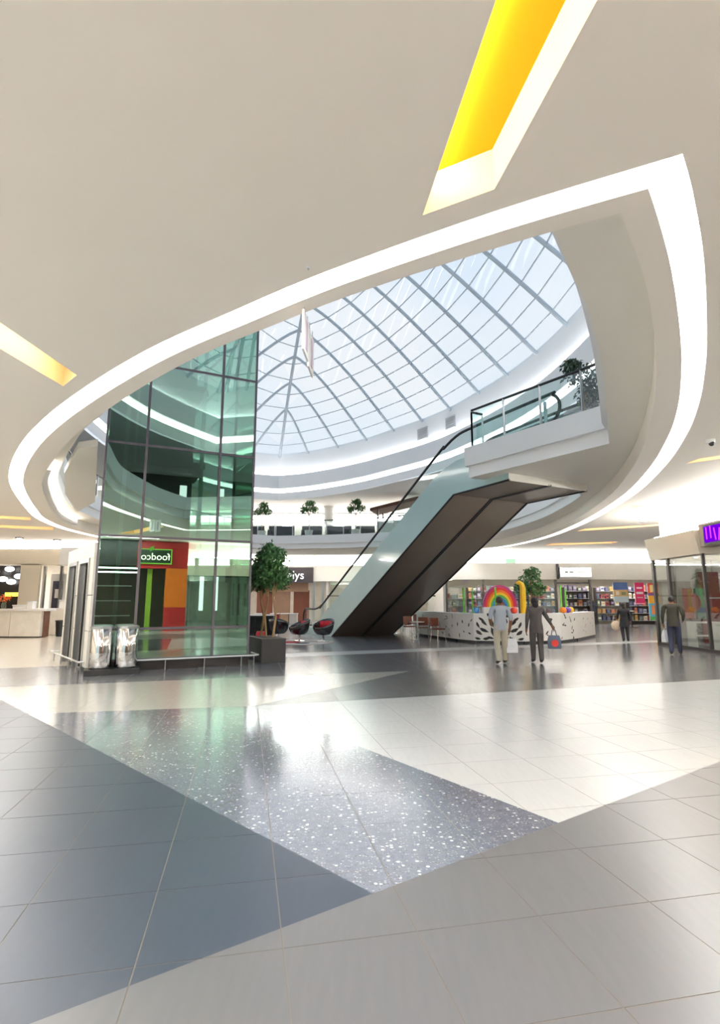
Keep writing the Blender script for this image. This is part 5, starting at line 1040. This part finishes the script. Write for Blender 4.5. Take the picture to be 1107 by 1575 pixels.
for k in range(5):
    t = thing('pendant_lamp', ('white round pendant lamp, top left of the cluster', 'white round pendant lamp, top centre of the cluster', 'white round pendant lamp, right of the cluster', 'white round pendant lamp, lower left of the cluster', 'white round pendant lamp, lower centre of the cluster')[k], 'lamp', (-20.35 + (0, .75, 1.25, .3, .72)[k], 30.4 + .1 * k, (3.2, 3.35, 2.95, 2.8, 2.65)[k]), group='round pendant lamps'); MB().sphere((0, 0, 0), .24, 14, 9, (1, 1, .62)).build('globe', emis('pendant_globe', (1, .98, .95, 1), 3.0), t, smooth=True); MB().tube([(0, 0, .14), (0, 0, 3.9 - t.location.z)], .01, 5).build('cord', M_dark, t)
cp = MB().box((0, 0, 0), (1.0, .5, .95)).build('bulkhead_box', M_white); cp.location = (-15.85, 29.8, 4.0); tag(cp, 'white bulkhead box at the end of the cream fascia', 'bulkhead')

# ================================================================ CEILING FITTINGS AND HANGING SIGN
x, y = U(1092, 676, HC); cc = thing('security_camera', 'small dome security camera on the ceiling at the right edge', 'camera', (x, y, HC)); MB().lathe([(.085, 0), (.085, -.06), (.07, -.085)][::-1], n=16).build('housing', M_white, cc, smooth=True); MB().sphere((0, -.03, -.09), .055, 12, 8).build('dome', M_black, cc, smooth=True)
for k, (px, py, lb) in enumerate(((990, 799, 'small round ceiling downlight beyond the right orange slot'), (860, 845, 'small round ceiling downlight near the far orange slot'), (30, 827, 'small dark spotlight over the left cream fascia, left one'), (88, 830, 'small dark spotlight over the left cream fascia, right one'))):
    x, y = U(px, py, HC); t = thing('downlight', lb, 'light', (x, y, HC)); MB().lathe([(.16, -.05), (.2, -.03), (.2, 0)], n=16).build('rim', M_dark if px < 100 else M_white, t, smooth=True); MB().lathe([(.13, -.06), (.13, -.052)], n=16).build('lens', M_shoplight, t)
x, y = U(474, 411, HC); sp_ = thing('sprinkler', 'tiny sprinkler head in the plain ceiling above the cove ring', 'sprinkler', (x, y, HC)); MB().lathe([(.02, -.012), (.022, 0)], n=10).build('plate', M_white, sp_); MB().tube([(0, 0, -.012), (0, 0, -.03)], .006, 6).build('head', M_steel, sp_)
hs = thing('hanging_sign', 'white double sign panel hanging edge-on from the cove ring', 'sign', (-0.62, 5.5, 4.8), math.radians(86))
for k, (x0, z0) in enumerate(((0.0, -.52), (0.36, -.56))):
    p_ = MB().box((x0 + .17, 0, z0 + .24), (.33, .022, .46)).build('panel', M_white, hs); MB().box((x0 + .17, -.014, z0 + .24), (.1, .006, .34)).box((x0 + .17, .014, z0 + .24), (.1, .006, .34)).build('print', mat('sign_mauve', rgb(196, 180, 200), .6), p_)
    MB().tube([(x0 + .06, 0, z0 + .46), (x0 + .06, 0, .02)], .004, 4).build('wire', M_steel, hs); MB().tube([(x0 + .28, 0, z0 + .46), (x0 + .28, 0, .02)], .004, 4).build('wire', M_steel, hs)
ex = thing('exit_sign', 'small green exit sign hanging below the far ceiling', 'sign', (9.0, 32.5, 3.95)); MB().box((0, 0, 0), (.62, .05, .3)).build('case', M_white, ex); MB().box((0, -.03, 0), (.56, .01, .24)).build('face', emis('exit_green', (.45, .8, .5, 1), 1.0), ex); MB().tube([(0, 0, .15), (0, 0, .85)], .01, 5).build('stem', M_steel, ex)

# ================================================================ UPPER FLOOR FURNITURE
def pot_tree(px, py0, D, lb, lbp, s=1.0, m=M_leaf2, seed=3, group='small trees on the upper floor'):
    x = (px - 553.5) / F_PX * (D * math.cos(PITCH) + 6.0 * math.sin(PITCH))
    p = MB().lathe([(.22, 0), (.3, .5), (.32, .55), (.27, .55), (.25, .45)], n=16).build('white_pot', M_kw, smooth=True); p.location = (x, D, 6.0); tag(p, lbp, 'pot', 'white pots on the upper floor')
    tree('small_tree', lb, (x, D, 6.5), 1.45 * s, [((0, 0, 2.0 * s), (.5, .5, .42)), ((.35, 0, 1.75 * s), (.35, .3, .25)), ((-.35, 0, 1.7 * s), (.3, .3, .25)), ((.1, 0, 2.25 * s), (.3, .3, .22))], 700, .15, m, .028, .05, group, seed)
pot_tree(403, 0, 38.75, 'small tree on the upper floor beside the lift glass', 'white pot of the upper floor tree beside the lift', .86, M_leaf, 61)
pot_tree(475, 0, 38.4, 'small tree on the upper floor, middle of three', 'white pot of the middle upper floor tree', .9, M_leaf, 62)
pot_tree(547, 0, 37.9, 'small tree on the upper floor nearest the escalator handrail', 'white pot of the upper floor tree nearest the escalator', .9, M_leaf, 63)
pt2 = MB().lathe([(.22, 0), (.3, .4), (.31, .44), (.26, .44)], n=16).build('white_pot', M_kw, smooth=True); pt2.location = (6.05, 13.9, 6.0); tag(pt2, 'white pot behind the landing balustrade at the right', 'pot')
tree('potted_tree', 'leafy dark green tree behind the landing balustrade', (6.05, 13.9, 6.4), .8, [((-.1, 0, 1.25), (.45, .45, .35)), ((.35, .1, .95), (.45, .4, .35)), ((.1, -.1, .6), (.4, .4, .3)), ((-.3, 0, 1.5), (.25, .25, .2))], 900, .12, mat('leaf_dark', rgb(52, 76, 56), .5, var=.4, scale=9), .03, .05, None, 71)
for k, (px, w) in enumerate(((388, 1.4), (430, 1.9), (478, 1.5), (520, 1.9), (562, 1.4))):
    x = (px - 553.5) / F_PX * 39.5; t = thing('upper_counter', ('dark low sofa behind the far railing, nearest the lift', 'dark low sofa behind the far railing, second from the lift', 'dark low sofa behind the far railing, third from the lift', 'dark low sofa behind the far railing, fourth from the lift', 'dark low sofa behind the far railing, nearest the escalator')[k], 'sofa', (x, 39.9, 6.0), group='dark sofas on the upper floor')
    M_sofa = mat('sofa_grey', rgb(84, 86, 92), .8); MB().box((0, 0, .3), (w, .7, .3)).build('seat', M_sofa, t, bevel=.04); MB().box((0, .3, .75), (w, .2, .7)).build('backrest', M_sofa, t, bevel=.04)
    for s_ in (-1, 1): MB().box((s_ * (w / 2 - .1), 0, .5), (.2, .7, .5)).build('armrest', M_sofa, t, bevel=.04); MB().box((s_ * (w / 2 - .15), -.2, .075), (.06, .06, .15)).build('foot', M_dark, t)
kv = thing('upper_kiosk', 'small kiosk with brown sloping roof on the upper floor', 'kiosk', (2.6, 37.6, 6.0), -.3)
for sx in (-1, 1):
    for sy in (-1, 1): MB().box((sx * 1.2, sy * .7, 1.0), (.1, .1, 2.0)).build('post', M_frame, kv)
MB().add([(-1.7, -1.0, 1.75), (1.7, -1.0, 2.35), (1.7, 1.0, 2.35), (-1.7, 1.0, 1.75), (-1.7, -1.0, 1.95), (1.7, -1.0, 2.6), (1.7, 1.0, 2.6), (-1.7, 1.0, 1.95)], [(0, 1, 2, 3), (4, 5, 6, 7), (0, 1, 5, 4), (1, 2, 6, 5), (2, 3, 7, 6), (3, 0, 4, 7)]).build('roof', mat('roof_brown', rgb(86, 56, 44), .7), kv)
MB().box((0, -.7, .5), (2.3, .1, 1.0)).build('front_panel', M_kw, kv); MB().box((0, -.6, 1.03), (2.4, .4, .05)).build('worktop', M_kw, kv)
